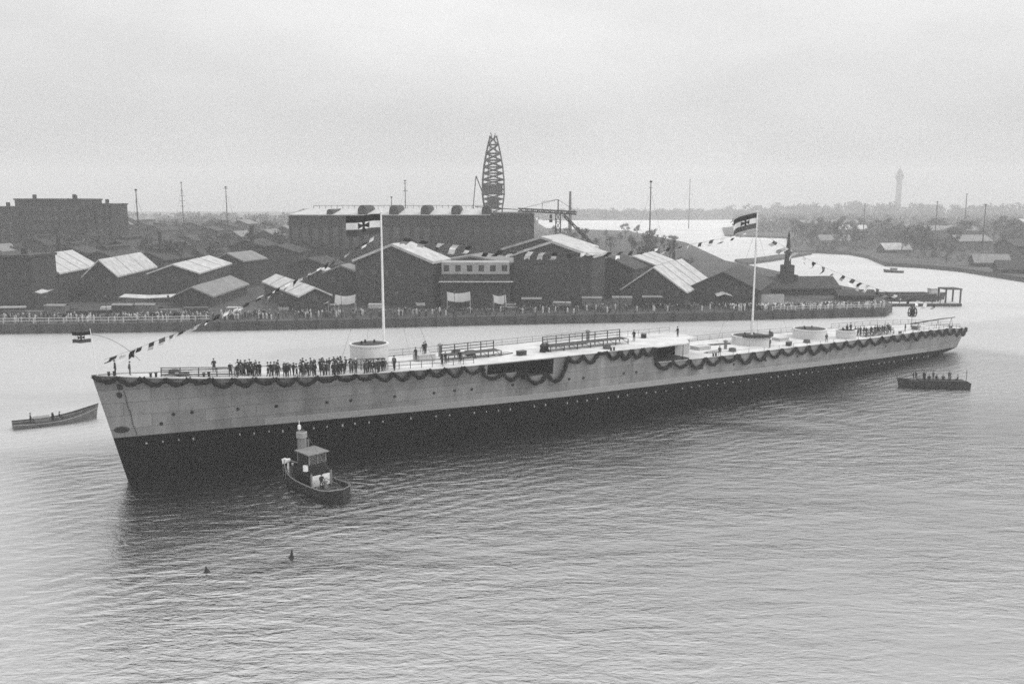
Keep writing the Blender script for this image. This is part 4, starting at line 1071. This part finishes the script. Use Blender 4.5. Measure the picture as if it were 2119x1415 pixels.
# stacks of timber, huts and lamp posts along the quay
for k in range(16):
    u = 20 + k * 93 + 30 * R(); v = interp(yard_front, u); p = P(u, v); Y = p.y + 15 + 10 * R()
    e = empty('timber_stack', (p.x * Y / p.y, Y, QZ), (R() - .5) * .6, 'stack of sawn timber on the quay, ' + ('first', 'second', 'third', 'fourth', 'fifth', 'sixth', 'seventh', 'eighth', 'ninth', 'tenth', 'eleventh', 'twelfth', 'thirteenth', 'fourteenth', 'fifteenth', 'sixteenth')[k] + ' from the left', 'timber', 'timber stacks on the quay')
    w = 3 + 4 * R()
    for j in range(5):
        g = MB(); g.box(-w / 2 + .3 * R(), w / 2 - .3 * R(), -.8, .8, j * .42, j * .42 + .38); g.build('tier', random.choice(('timber', 'timber_pale', 'timber_dark')), e)
for k in range(14):
    u = -20 + k * 118 + 20 * R(); v = interp(yard_front, u); p = P(u, v); Y = p.y + 3.2
    e = empty('lamp_post', (p.x * Y / p.y, Y, QZ), 0, 'thin dark lamp post standing at the quay edge', 'lamp post', 'lamp posts along the quay')
    g = MB(); g.tube([(0, 0, 0), (0, 0, 6.2)], .1, 6, r_end=.06); g.build('post', 'black_iron', e)
    g = MB(); g.lathe([(.08, 6.1), (.28, 6.3), (.32, 6.8), (.05, 7.05)], 8, close=False); g.build('lantern', 'glass', e)
low = hall3('waterside_shed', Vector((atY(1578, 600, 292).x, 300, 0)), -pi / 2 + .12, 6, 27, 8.2, 5.0, 'long low dark shed by the water behind the crowd at right', 'roof_dark', 'brick_dark', gz=QZ, door=False, wins=False)
hall3('waterside_shed', Vector((atY(1742, 600, 278).x, 282, 0)), -pi / 2 - .05, 3, 11, 5.6, 4.3, 'tiny dark shed at the tip of the yard', 'roof_dark', 'brick_dark', door=False, wins=False)

# pale canopies, awnings, hoarding, fence on the quay
def canopy(u, v, Y, wpx, label, vee=.5, depth=4):
    p = atY(u, v, Y); w = wpx / FPX * Y / 2; e = empty('quay_canopy', (p.x, Y, QZ), .0, label, 'canopy'); h = p.z - QZ
    g = MB()
    for sx in (-1, 1):
        for o_ in (0, .12): g.poly([(0, 0, h + o_), (sx * w, 0, h - vee + o_), (sx * w, depth, h - vee + o_ + .5), (0, depth, h + o_ + .5)])
        g.poly([(0, 0, h), (sx * w, 0, h - vee), (sx * w, 0, h - vee + .12), (0, 0, h + .12)])
    g.build('canopy_roof', 'roof_pale', e)
    for sx in (-.9, 0, .9):
        g = MB(); g.box(sx * w - .08, sx * w + .08, depth / 2 - .08, depth / 2 + .08, 0, h + .2 - abs(sx) * vee); g.build('post', 'timber_dark', e)
canopy(85, 608, 248, 26, 'small pale canopy roof on the far left quay', -.4)
canopy(300, 618, 250, 108, 'wide shallow pale canopy below the left halls', -.35)
canopy(1500, 609, 262, 32, 'small pale peaked canopy below the aft mast hall', .7, 3)
def awning(u, v0, v1, Y, wpx, label):
    p = atY(u, v1, Y); h = atY(u, v0, Y).z - QZ; w = wpx / FPX * Y; e = empty('white_awning', (p.x, Y, QZ), .1, label, 'awning')
    g = MB(); g.grid([[(w * (i / 8 - .5), yy, h - .5 * sin(pi * i / 8) - sl_) for i in range(9)] for yy, sl_ in ((0, h * .4), (1.5, .2), (3.5, 0))]); g.build('cloth', 'plaster', e, smooth=True)
    for sx in (-.5, .5):
        for yy, sl_ in ((0, h * .4), (3.5, 0)):
            g = MB(); g.box(w * sx - .05, w * sx + .05, yy - .05, yy + .05, 0, h - sl_); g.build('pole', 'timber_pale', e)
awning(664, 612, 645, 246, 32, 'white awning left of two beside the forward mast hall')
awning(714, 612, 640, 246, 42, 'white awning right of two beside the forward mast hall')
awning(950, 606, 640, 250, 48, 'white awning below the pale annex, left of two')
awning(1035, 612, 642, 250, 26, 'small white awning below the pale annex, right of two')
def fence(name, pts, label, hh, m, step, mp='timber_pale'):
    e = empty(name, pts[0], 0, label, 'fence')
    for a, b in zip(pts, pts[1:]):
        n = max(1, round((b - a).length / step)); d = (b - a).normalized(); rz = atan2(d.y, d.x)
        pme_ = MB(); pme_.box(-.12, .12, -.1, .1, 0, hh); me = pme_.mesh('post', mp)
        for k in range(n): link('post', me, e, a.lerp(b, k / n) - pts[0], (0, 0, rz))
        for z in (hh * .45, hh * .92):
            g = MB(); g.box(0, (b - a).length, -.05, .05, z - .09, z + .09); o = g.build('rail', m, e); o.location = a - pts[0]; o.rotation_euler = (0, 0, rz)
def qp(u, v, dy=2.0):
    p = P(u, v); return Vector((p.x, p.y + dy, QZ))
fence('quay_fence', [qp(-60, 692), qp(0, 691), qp(250, 688), qp(430, 685)], 'white post and rail fence along the left quay edge', 1.5, 'timber_pale', 3.6)
fence('quay_fence', [qp(1600, 661, 1.2), qp(1740, 657.5, 1.2), qp(1826, 655.5, 1.2)], 'pale post and rail fence along the right tip of the quay', 1.3, 'timber_pale', 2.4)
hb_ = empty('pale_hoarding', (atY(1566, 640, 268).x, 268, QZ), 0, 'pale boarded hoarding behind the crowd beside the aft mast', 'hoarding')
for k in range(16):
    g = MB(); g.box(k * .52, k * .52 + .49, 0, .06 + .03 * R(), 0, 3.2 + .1 * R()); g.build('board', 'timber_pale', hb_)
# quay edge: fenders piles and bollards
for k in range(46):
    u = -40 + k * 41; v = interp(yard_front, u); p = P(u, v); 
    g = MB(); g.tube([(0, 0, -1), (0, 0, 2.9 + .5 * R())], .22, 7); o = g.build('quay_pile', 'timber_dark'); o.location = (p.x, p.y - .3, 0)
    tag(o, 'dark timber fender pile standing against the quay wall', 'pile', 'fender piles along the quay')

# the crowd on the quay: one mass of small figures
def crowd(name, label, spots):
    g = MB()
    for (x, y, z, m) in spots:
        s = .95 + .1 * R(); a0 = R() * 6
        i0 = len(g.v); prof = ((.10, .0), (.17, .05), (.19, .75), (.24, 1.3), (.13, 1.45), (.07, 1.5))
        for r, h in prof:
            for j in range(6):
                a = a0 + j * pi / 3; g.v.append((x + r * s * cos(a) * 1.15, y + r * s * sin(a) * .8, z + h * s))
        for k in range(len(prof) - 1):
            for j in range(6):
                a = i0 + k * 6 + j; b = i0 + k * 6 + (j + 1) % 6; g.f.append((a, b, b + 6, a + 6)); g.m.append(m)
        i0 = len(g.v); hp = ((.05, 1.48), (.10, 1.56), (.10, 1.66), (.04, 1.75))
        for r, h in hp:
            for j in range(6): a = j * pi / 3; g.v.append((x + r * cos(a), y + r * sin(a), z + h * s))
        hm = 2 if R() > .5 else 0
        for k in range(3):
            for j in range(6):
                a = i0 + k * 6 + j; b = i0 + k * 6 + (j + 1) % 6; g.f.append((a, b, b + 6, a + 6)); g.m.append(2 if k < 2 else hm)
    o = g.build(name, ['cloth_dark', 'timber_pale', 'skin', 'cloth_grey', 'white_paint'])
    return tag(o, label, 'crowd', kind='stuff')
def band(n, u0, u1, dy0, dy1, pm=(0, 0, 0, 3, 3, 1, 1)):
    L = []
    for k in range(n):
        u = u0 + (u1 - u0) * R()
        if R() < .75: u = max(u0, min(u1, u0 + (u1 - u0) * ((int(R() * 9) * .37 + .13) % 1) + random.gauss(0, (u1 - u0) * .035)))
        v = interp(yard_front, u); p = P(u, v); y = p.y + dy0 + (dy1 - dy0) * R()
        L.append((p.x * y / p.y, y, QZ, random.choice(pm)))
    return L
crowd('quay_crowd', 'mass of small onlookers along the left quay behind the fence', band(330, -30, 560, 2.8, 14))
crowd('quay_crowd', 'mass of small onlookers packed on the right tip of the quay', band(280, 1500, 1828, 1.8, 9, (0, 0, 0, 3, 1, 1, 4)))
crowd('quay_crowd', 'scattered small onlookers along the middle of the quay', band(240, 560, 1500, 2.5, 12, (0, 0, 3, 3, 3, 1)))

# ------------------------------------------------------------------ cranes, masts, beacon, tower
def bar(g, a, b, r=.35, n=4): g.tube([a, b], r, n)
def lattice(g, a, b, hw, hd, n, r):
    a, b = Vector(a), Vector(b); ax = (b - a).normalized(); up = Vector((0, 0, 1)) if abs(ax.z) < .8 else Vector((0, 1, 0)); sd = ax.cross(up).normalized(); up = sd.cross(ax)
    cs = [sd * sx * hw + up * sz * hd for sx, sz in ((-1, -1), (1, -1), (1, 1), (-1, 1))]
    for c in cs: bar(g, a + c, b + c, r)
    for i in range(n):
        p, q = a.lerp(b, i / n), a.lerp(b, (i + 1) / n)
        for j in range(4):
            c0, c1 = cs[j], cs[(j + 1) % 4]; bar(g, p + c0, q + c1, r * .6); bar(g, p + c0, p + c1, r * .6)
Yc = 330
cr0 = empty('jib_crane', (atY(1155, 500, Yc).x, Yc, QZ), 0, 'dark crane with long level jib above the middle gable hall', 'crane')
cx0 = cr0.location.x
def cp_(u, v): p = atY(u, v, Yc); return Vector((p.x - cx0, 0, p.z - QZ))
g = MB(); lattice(g, cp_(1192, 441), cp_(1072, 434), .5, .5, 10, .22); g.build('jib', 'steel_far', cr0)
g = MB(); g.tube([cp_(1072, 434), cp_(983, 428)], .16, 5); g.build('jib_tip', 'steel_far', cr0)
g = MB(); lattice(g, cp_(1155, 500) - Vector((0, 0, 18)), cp_(1155, 441), .9, .9, 9, .2); g.build('tower', 'steel_far', cr0)
g = MB(); bar(g, cp_(1155, 441), cp_(1155, 413), .3); g.build('king_post', 'steel_far', cr0)
g = MB(); bar(g, cp_(1122, 437), cp_(1122, 418), .12); g.build('jib_post', 'steel_far', cr0)
for u, v in ((1075, 433), (1195, 440), (1122, 418)):
    g = MB(); bar(g, cp_(1155, 413), cp_(u, v), .07); g.build('tie_rod', 'steel_far', cr0)
g = MB(); lattice(g, cp_(1166, 445), cp_(1228, 508) , .4, .4, 8, .2); bar(g, cp_(1228, 508), cp_(1240, 570), .4); g.build('back_leg', 'steel_far', cr0)
g = MB(); g.box(cp_(1140, 440).x - .5, cp_(1140, 440).x + .5, -.5, .5, cp_(1140, 444).z - 1.6, cp_(1140, 444).z); bar(g, cp_(1140, 446), cp_(1140, 455), .08); g.build('trolley', 'steel_far', cr0)
g = MB(); p_ = cp_(1140, 457); g.box(p_.x - .6, p_.x + .6, -.4, .4, p_.z - .6, p_.z + .5); g.build('hook_block', 'steel_far', cr0)

Yt = 560
tw = empty('lattice_crane_tower', (atY(1021, 500, Yt).x, Yt, QZ), 0, 'tall tapering lattice crane tower rising over the long shop', 'crane')
tx0 = tw.location.x
lv = []
for v, wpx in ((500, 36), (432, 36), (412, 42), (402, 44), (372, 43), (346, 38), (318, 29), (300, 21), (282, 13)):
    lv.append((atY(1021, v, Yt).z - QZ, wpx / FPX * Yt / 2, (atY(1021 - max(0, (400 - v)) * .0, v, Yt).x - tx0)))
lv[0] = (0, lv[0][1], 0)
g = MB()
for (z0, h0, x0), (z1, h1, x1) in zip(lv, lv[1:]):
    for sx, sy in ((-1, -1), (1, -1), (1, 1), (-1, 1)):
        bar(g, (x0 + sx * h0, sy * h0, z0), (x1 + sx * h1, sy * h1, z1), .55)
g.build('legs', 'steel_far', tw)
g = MB()
for (z0, h0, x0), (z1, h1, x1) in zip(lv, lv[1:]):
    nn_ = max(1, round((z1 - z0) / 3.6))
    for i in range(nn_):
        a0, a1 = i / nn_, (i + 1) / nn_; za, zb2 = z0 + (z1 - z0) * a0, z0 + (z1 - z0) * a1; ha, hb2 = h0 + (h1 - h0) * a0, h0 + (h1 - h0) * a1
        for j in range(4):
            c = ((-1, -1), (1, -1), (1, 1), (-1, 1)); s0, s1 = c[j], c[(j + 1) % 4]
            bar(g, (s0[0] * ha, s0[1] * ha, za), (s1[0] * hb2, s1[1] * hb2, zb2), .32); bar(g, (s1[0] * ha, s1[1] * ha, za), (s0[0] * hb2, s0[1] * hb2, zb2), .32); bar(g, (s0[0] * ha, s0[1] * ha, za), (s1[0] * ha, s1[1] * ha, za), .3)
        bar(g, (-ha * .5, -ha, za), (-hb2 * .45, -hb2, zb2), .42); bar(g, (ha * .45, -ha, za), (hb2 * .4, -hb2, zb2), .42)
g.build('bracing', 'steel_far', tw)
zA, zB = atY(1021, 402, Yt).z - QZ, atY(1021, 384, Yt).z - QZ
g = MB(); g.box(-5.9, 5.9, -5.5, 5.5, zA, zB); g.build('machinery_house', 'steel_far', tw)
zA, zB = atY(1021, 430, Yt).z - QZ, atY(1021, 408, Yt).z - QZ
g = MB(); g.box(-3.9, 3.6, -3.5, 4, zA, zB); g.build('winch_house', 'steel_far', tw)
g = MB(); bar(g, (-.8, 0, lv[-1][0]), (-1.6, 0, lv[-1][0] + 2.2), .3); bar(g, (1.0, 0, lv[-1][0]), (1.4, 0, lv[-1][0] + 1.8), .3); g.build('head_sheave', 'steel_far', tw)
jl = [atY(u, v, Yt) - Vector((tx0, Yt, QZ)) for u, v in ((985, 364), (979, 430), (1001, 405), (979, 470), (1003, 470))]
g = MB(); bar(g, jl[0], jl[1], .4); bar(g, jl[0], jl[2], .35); bar(g, jl[1], jl[3], .4); bar(g, jl[1], jl[4], .4); g.build('side_jib', 'steel_far', tw)

def pole(u, v0, Y, r, label, m='steel_far', yards=(), name='signal_mast', cat='mast', base_v=None, knob=True, gz=QZ):
    p = atY(u, v0, Y); h = p.z - gz; e = empty(name, (p.x, Y, gz), 0, label, cat)
    g = MB(); g.tube([(0, 0, 0), (0, 0, h)], r, 7, r_end=r * .5); g.build('pole', m, e)
    if knob: g = MB(); g.lathe([(.02, h - .6), (r * 1.6, h - .3), (r * 1.6, h + .3), (.02, h + .5)], 8, close=False); g.build('masthead', m, e)
    for dz, L in yards:
        g = MB(); g.tube([(-L, 0, h - dz), (L, 0, h - dz)], r * .35, 5); g.build('yard', m, e)
    for sx in (-1, 1):
        g = MB(); g.tube([(0, 0, h * .9), (sx * h * .25, 3, 0)], .05, 4); g.build('stay', m, e)
pole(281, 393, 450, .45, 'thin dark pole left of three on the left skyline')
pole(375, 378, 680, .5, 'faint pole with rungs, middle of three on the left skyline', yards=((6, 1.2), (10, 1.5), (14, 1.8), (18, 2)))
pole(467, 387, 600, .5, 'pole with a small fork top, right of three on the left skyline', yards=((1, 1.6),))
pole(838, 374, 700, .6, 'faint forked mast behind the long erecting shop', yards=((2, 1.5), (8, 2)))
pole(1347, 376, 420, .42, 'tall thin signal mast rising above the pale roofs', yards=((3, .8),))
pole(1428, 372, 1150, .6, 'very faint mast in the far haze right of the signal mast', gz=0)
pole(2001, 402, 1000, .8, 'short faint chimney pole on the right horizon', gz=2.0)
pole(1940, 418, 640, .4, 'thin faint mast right of the basin corner', gz=2.0)
pole(2040, 424, 560, .4, 'thin mast among the right bank sheds', gz=2.0)
pole(1790, 422, 780, .5, 'thin faint mast above the back of the basin', gz=2.0)
pole(1180, 396, 820, 2.0, 'faint stubby chimney beyond the jib crane', knob=False)
pole(810, 408, 640, .5, 'short faint pole on the erecting shop skyline')

Ys = 300
bc = empty('beacon_spire', (atY(1629, 560, Ys).x, Ys, QZ), .3, 'dark tapering beacon spire on a stepped base at the yard point', 'beacon')
hz_ = lambda v: atY(1629, v, Ys).z - QZ
g = MB()
for z0, z1, w0, w1 in ((0, hz_(568), 2.6, 2.3),): g.box(-w0, w0, -w0, w0, z0, z1)
g.build('base', 'brick_dark', bc)
g = MB(); g.box(-1.7, 1.7, -1.7, 1.7, hz_(568) + .003, hz_(548)); g.build('plinth', 'brick_dark', bc)
g = MB(); g.lathe([(1.25, hz_(548)), (1.0, hz_(530)), (.85, hz_(520)), (.3, hz_(482)), (.02, hz_(478))], 8, close=False); g.build('spire', 'steel_far', bc)
g = MB(); g.lathe([(1.4, hz_(524)), (1.4, hz_(521)), (1.0, hz_(520))], 10, close=False); g.build('gallery', 'steel_far', bc)

Yl = 2750
lt = empty('water_tower', (atY(1858, 420, Yl).x, Yl, 2.0), 0, 'pale hazy tower with a domed head on the right horizon', 'tower')
hl = lambda v: atY(1858, v, Yl).z - 2
g = MB(); g.lathe([(9.0, 0), (8.4, hl(420)), (8.0, hl(372))], 16, close=False); g.build('shaft', 'brick', lt)
g = MB(); g.lathe([(8.0, hl(373)), (12, hl(369)), (12, hl(363)), (8.0, hl(358)), (6.4, hl(354)), (.8, hl(349)), (.3, hl(342))], 16, close=False); g.build('head', 'brick_dark', lt)

# ------------------------------------------------------------------ jetty and moored craft at right
pt0 = P(1805, 634); pt1 = P(1990, 634)
jt = empty('floating_jetty', pt0, .0, 'long dark floating jetty with an end frame off the yard point', 'jetty')
JL = pt1.x - pt0.x
g = MB(); g.box(0, JL, 0, 6, -.6, .9); g.build('pontoon', 'timber_dark', jt)
for k in range(20):
    g = MB(); x = JL * k / 20; g.box(x + .02, x + JL / 20 - .02, .1, 5.9, .905, .98); g.build('deck_plank', 'timber_pale', jt)
g = MB(); g.box(.5, JL - 6, 5.0, 5.7, .99, 2.6); g.build('bulwark', 'timber_dark', jt)
for x in (JL - 5.2, JL - .4):
    for yy in (.5, 5.5):
        g = MB(); g.box(x - .2, x + .2, yy - .2, yy + .2, .9, 5.4); g.build('frame_post', 'timber_dark', jt)
g = MB(); g.box(JL - 5.5, JL, .3, 5.8, 5.4, 5.8); g.build('frame_beam', 'timber_dark', jt)
for k in range(9):
    x = 1 + k * (JL - 8) / 8; g = MB(); g.box(x - .1, x + .1, .2, .4, .98, 2.0); g.build('rail_post', 'timber_dark', jt)
g = MB(); g.box(.8, JL - 6.5, .22, .38, 2.0, 2.15); g.build('rail', 'timber_dark', jt)
be = empty('moored_barge', P(1886, 622) + Vector((0, 4, 0)), .02, 'dark barge moored behind the floating jetty', 'barge')
boat_hull(be, 27, 5.5, 1.8, 'tug_black', .7, .5, 'tug_grey', False, deck_z=1.5, deck_m='timber_dark')
g = MB(); g.box(-9, 7, -1.8, 1.8, 1.5, 2.5); g.build('hatch_cover', 'timber_dark', be)
g = MB(); g.box(8.0, 11, -1.5, 1.5, 1.5, 3.8); g.box(7.8, 11.2, -1.7, 1.7, 3.8, 3.95); g.build('cabin', 'timber_pale', be)

# ------------------------------------------------------------------ right bank: sheds, and trees
for k, (u, v, Y, hw, L, z1, rz, lb, rf) in enumerate((
        (2075, 520, 500, 9, 60, 13, -pi / 2 + .1, 'long dark shed at the right edge of the far bank', 'roof_dark'),
        (2060, 560, 400, 5, 40, 7.5, -pi / 2 - .25, 'low dark shed near the water at the right edge', 'roof_dark'),
        (2010, 540, 440, 5, 16, 8, -pi / 2 - .2, 'small dark shed left of the low waterside shed', 'roof_mid'),
        (1965, 505, 590, 7, 26, 12, -1.3, 'grey shed among trees on the right bank', 'roof_mid'),
        (1880, 500, 640, 7, 30, 11, -1.5, 'dim shed behind the basin corner', 'roof_dark'),
        (1760, 500, 700, 8, 40, 12, -1.45, 'wide dim shed along the back of the basin', 'roof_dark'),
        (1690, 505, 650, 6, 22, 10, -1.6, 'dim shed left of the wide one behind the basin', 'roof_mid'),
        (1650, 470, 900, 10, 60, 16, -1.5, 'large hazy shed beyond the inner water', 'roof_mid'),
        (1905, 470, 760, 8, 44, 14, -1.55, 'long hazy shed behind the trees right of the tower', 'roof_mid'),
        (1820, 480, 560, 5, 18, 8, -1.4, 'small pale-roofed hut behind the basin corner', 'roof_pale'),
        (2085, 500, 620, 7, 34, 13, -1.62, 'hazy shed above the long dark shed at the right edge', 'roof_dark'),
        (1720, 480, 820, 7, 30, 13, -1.5, 'faint shed beyond the wide dim shed', 'roof_pale'),
        (2100, 470, 800, 10, 50, 19, -1.6, 'hazy shed high on the right edge', 'roof_pale'))):
    X = (u - UC) / FPX * Y
    hall3('bank_shed', Vector((X, Y, 0)), rz, hw, L, z1, z1 - 3.5, lb, rf, random.choice(('brick', 'brick_dark', 'brick_mid')), gz=2.0, wins=(Y < 600), door=False)

def tree_mesh(seed, h, cw, nleaf, bare=.0):
    rr = random.Random(seed); tr = MB(); cr_ = MB()
    tr.tube([(0, 0, 0), (.1, .05, h * .3), (.0, .1, h * .62)], h * .03, 7, r_end=h * .012)
    tips = []
    for k in range(9):
        a = rr.random() * 6.28; z0 = h * (.25 + .35 * rr.random()); l = cw * (.5 + .5 * rr.random()); e = Vector((cos(a) * l, sin(a) * l, z0 + h * (.15 + .3 * rr.random())))
        tr.tube([(0, .05, z0), tuple(e * .5 + Vector((0, 0, z0 * .5 + .3))), tuple(e)], h * .012, 5, r_end=h * .004); tips.append(e)
    for k in range(6): tips.append(Vector(((rr.random() - .5) * cw, (rr.random() - .5) * cw, h * (.75 + .25 * rr.random()))))
    for c in tips:
        rad = cw * (.32 + .25 * rr.random())
        for k in range(nleaf // len(tips)):
            d = Vector((rr.gauss(0, 1), rr.gauss(0, 1), rr.gauss(0, .8))); p = c + d.normalized() * rad * rr.random() ** .45
            s = h * (.02 + .025 * rr.random()); a = Vector((rr.gauss(0, 1), rr.gauss(0, 1), rr.gauss(0, 1))).normalized(); b = a.orthogonal().normalized()
            cr_.poly([p + a * s, p + b * s * .7, p - a * s, p - b * s * .7], 0 if rr.random() > .35 else 1)
    return tr.mesh('trunk', 'bark', True), cr_.mesh('crown', ['leaf', 'leaf_pale'])
TM = [tree_mesh(k, 12 + 1.5 * (k % 3), 3.6 + .5 * (k % 4), 520) for k in range(6)]
def tree(x, y, z, sc, label, group):
    e = empty('tree', (x, y, z), R() * 6.28, label, 'tree', group); e.scale = (sc * (.85 + .3 * R()),) * 2 + (sc,)
    a, b = random.choice(TM); link('trunk', a, e); link('crown', b, e)
for k, (u, Y, sc) in enumerate(((1318, 455, .95), (1338, 440, 1.25), (1362, 450, 1.1), (1385, 470, .8), (1262, 520, .9), (1205, 560, 1.0))):
    tree((u - UC) / FPX * Y, Y, QZ, sc, 'tree in the loose clump round the tall signal mast', 'trees round the signal mast')
for k in range(120):
    Y = 430 + 480 * R(); u = 1640 + 520 * ((k * .618) % 1); X = (u - UC) / FPX * Y
    if Y < 585 and u < 1850: continue
    if u > 1985 and Y < 560: continue
    tree(X, Y, 1.95, .7 + .55 * R(), 'tree among the hazy scrub on the right bank', 'trees on the right bank')
for k in range(80):
    Y = 345 + 440 * R(); u = -40 + 690 * ((k * .618) % 1); X = (u - UC) / FPX * Y
    tree(X, Y, QZ, .75 + .55 * R(), 'tree in the dim belt behind the left yard', 'trees behind the left yard')
k = 0
while k < 34:
    Y = 330 + 520 * R(); u = 1130 + 330 * R(); lim = interp([(1130, 1000), (1300, 930), (1420, 660), (1500, 460)], u)
    if Y > lim * .93: continue
    k += 1; tree((u - UC) / FPX * Y, Y, QZ, .45 + .4 * R(), 'low tree in the scrub between the yard and the inner water', 'scrub trees by the inner water')

def woods(name, label, spots, leafs=46):
    g = MB()
    for x, y, z, r in spots:
        for k in range(leafs):
            d = Vector((random.gauss(0, 1), random.gauss(0, 1), random.gauss(0, 1))).normalized() * r * R() ** .4
            p = Vector((x, y, z + r * .7)) + Vector((d.x, d.y, d.z * .8)); s = r * (.12 + .16 * R()); a = Vector((random.gauss(0, 1), random.gauss(0, 1), random.gauss(0, 1))).normalized(); b = a.orthogonal().normalized()
            g.poly([p + a * s, p + b * s, p - a * s, p - b * s], 0 if R() > .4 else 1)
    return tag(g.build(name, ['leaf', 'leaf_pale']), label, 'woods', kind='stuff')
sp = []
for k in range(430):
    Y = 950 + 1100 * R(); u = 1520 + 680 * R(); sp.append(((u - UC) / FPX * Y, Y, 2, 6 + 5 * R()))
for k in range(420):
    Y = 575 + 400 * R(); u = 1640 + 560 * R(); sp.append(((u - UC) / FPX * Y, Y, 1.6, 2.5 + 2.5 * R()))
for k in range(90):
    u = 1850 + 330 * R(); Y = interp([(1850, 505), (1990, 430), (2119, 372), (2200, 350)], u) + 20 + 120 * R(); sp.append(((u - UC) / FPX * Y, Y, 1.6, 1.4 + 1.6 * R()))
woods('far_woods', 'mass of hazy low woods across the right distance', sp)
sp = []
for k in range(120): a = R() * 6.28; q = R() ** .5; x, y = 790 + 330 * q * cos(a), 2000 + 180 * q * sin(a); sp.append((x, y, 4 + 13 * max(0, 1 - q), 9 + 8 * R()))
for k in range(50): a = R() * 6.28; q = R() ** .5; x, y = 1080 + 110 * q * cos(a), 1900 + 110 * q * sin(a); sp.append((x, y, 5 + 15 * max(0, 1 - q), 8 + 7 * R()))
woods('hill_woods', 'pale wooded rise on the right skyline', sp, 60)
sp = []
for k in range(260):
    Y = 1760 + 500 * R(); u = 1090 + 500 * R(); sp.append(((u - UC) / FPX * Y, Y, 2, 7 + 6 * R()))
for k in range(330):
    Y = 760 + 900 * R(); u = -80 + 1180 * R(); sp.append(((u - UC) / FPX * Y, Y, 2, 7 + 5 * R()))
woods('horizon_woods', 'mass of grey woods along the horizon behind the yard', sp)

# ------------------------------------------------------------------ the air: one even box of haze round everything
g = MB(); g.box(-2950, 2950, -340, 3340, -3, 158)
hm = bpy.data.materials.new('haze'); hm.use_nodes = True
nt = hm.node_tree; nt.nodes.remove(nt.nodes['Principled BSDF'])
pv = nt.nodes.new('ShaderNodeVolumePrincipled'); pv.inputs['Color'].default_value = (.99, .99, .99, 1); pv.inputs['Density'].default_value = .00036; pv.inputs['Anisotropy'].default_value = 0
nt.links.new(pv.outputs[0], nt.nodes['Material Output'].inputs['Volume'])
MATS['haze'] = hm
tag(g.build('haze', 'haze'), 'thin pale haze lying over the whole harbour', 'haze', kind='stuff')
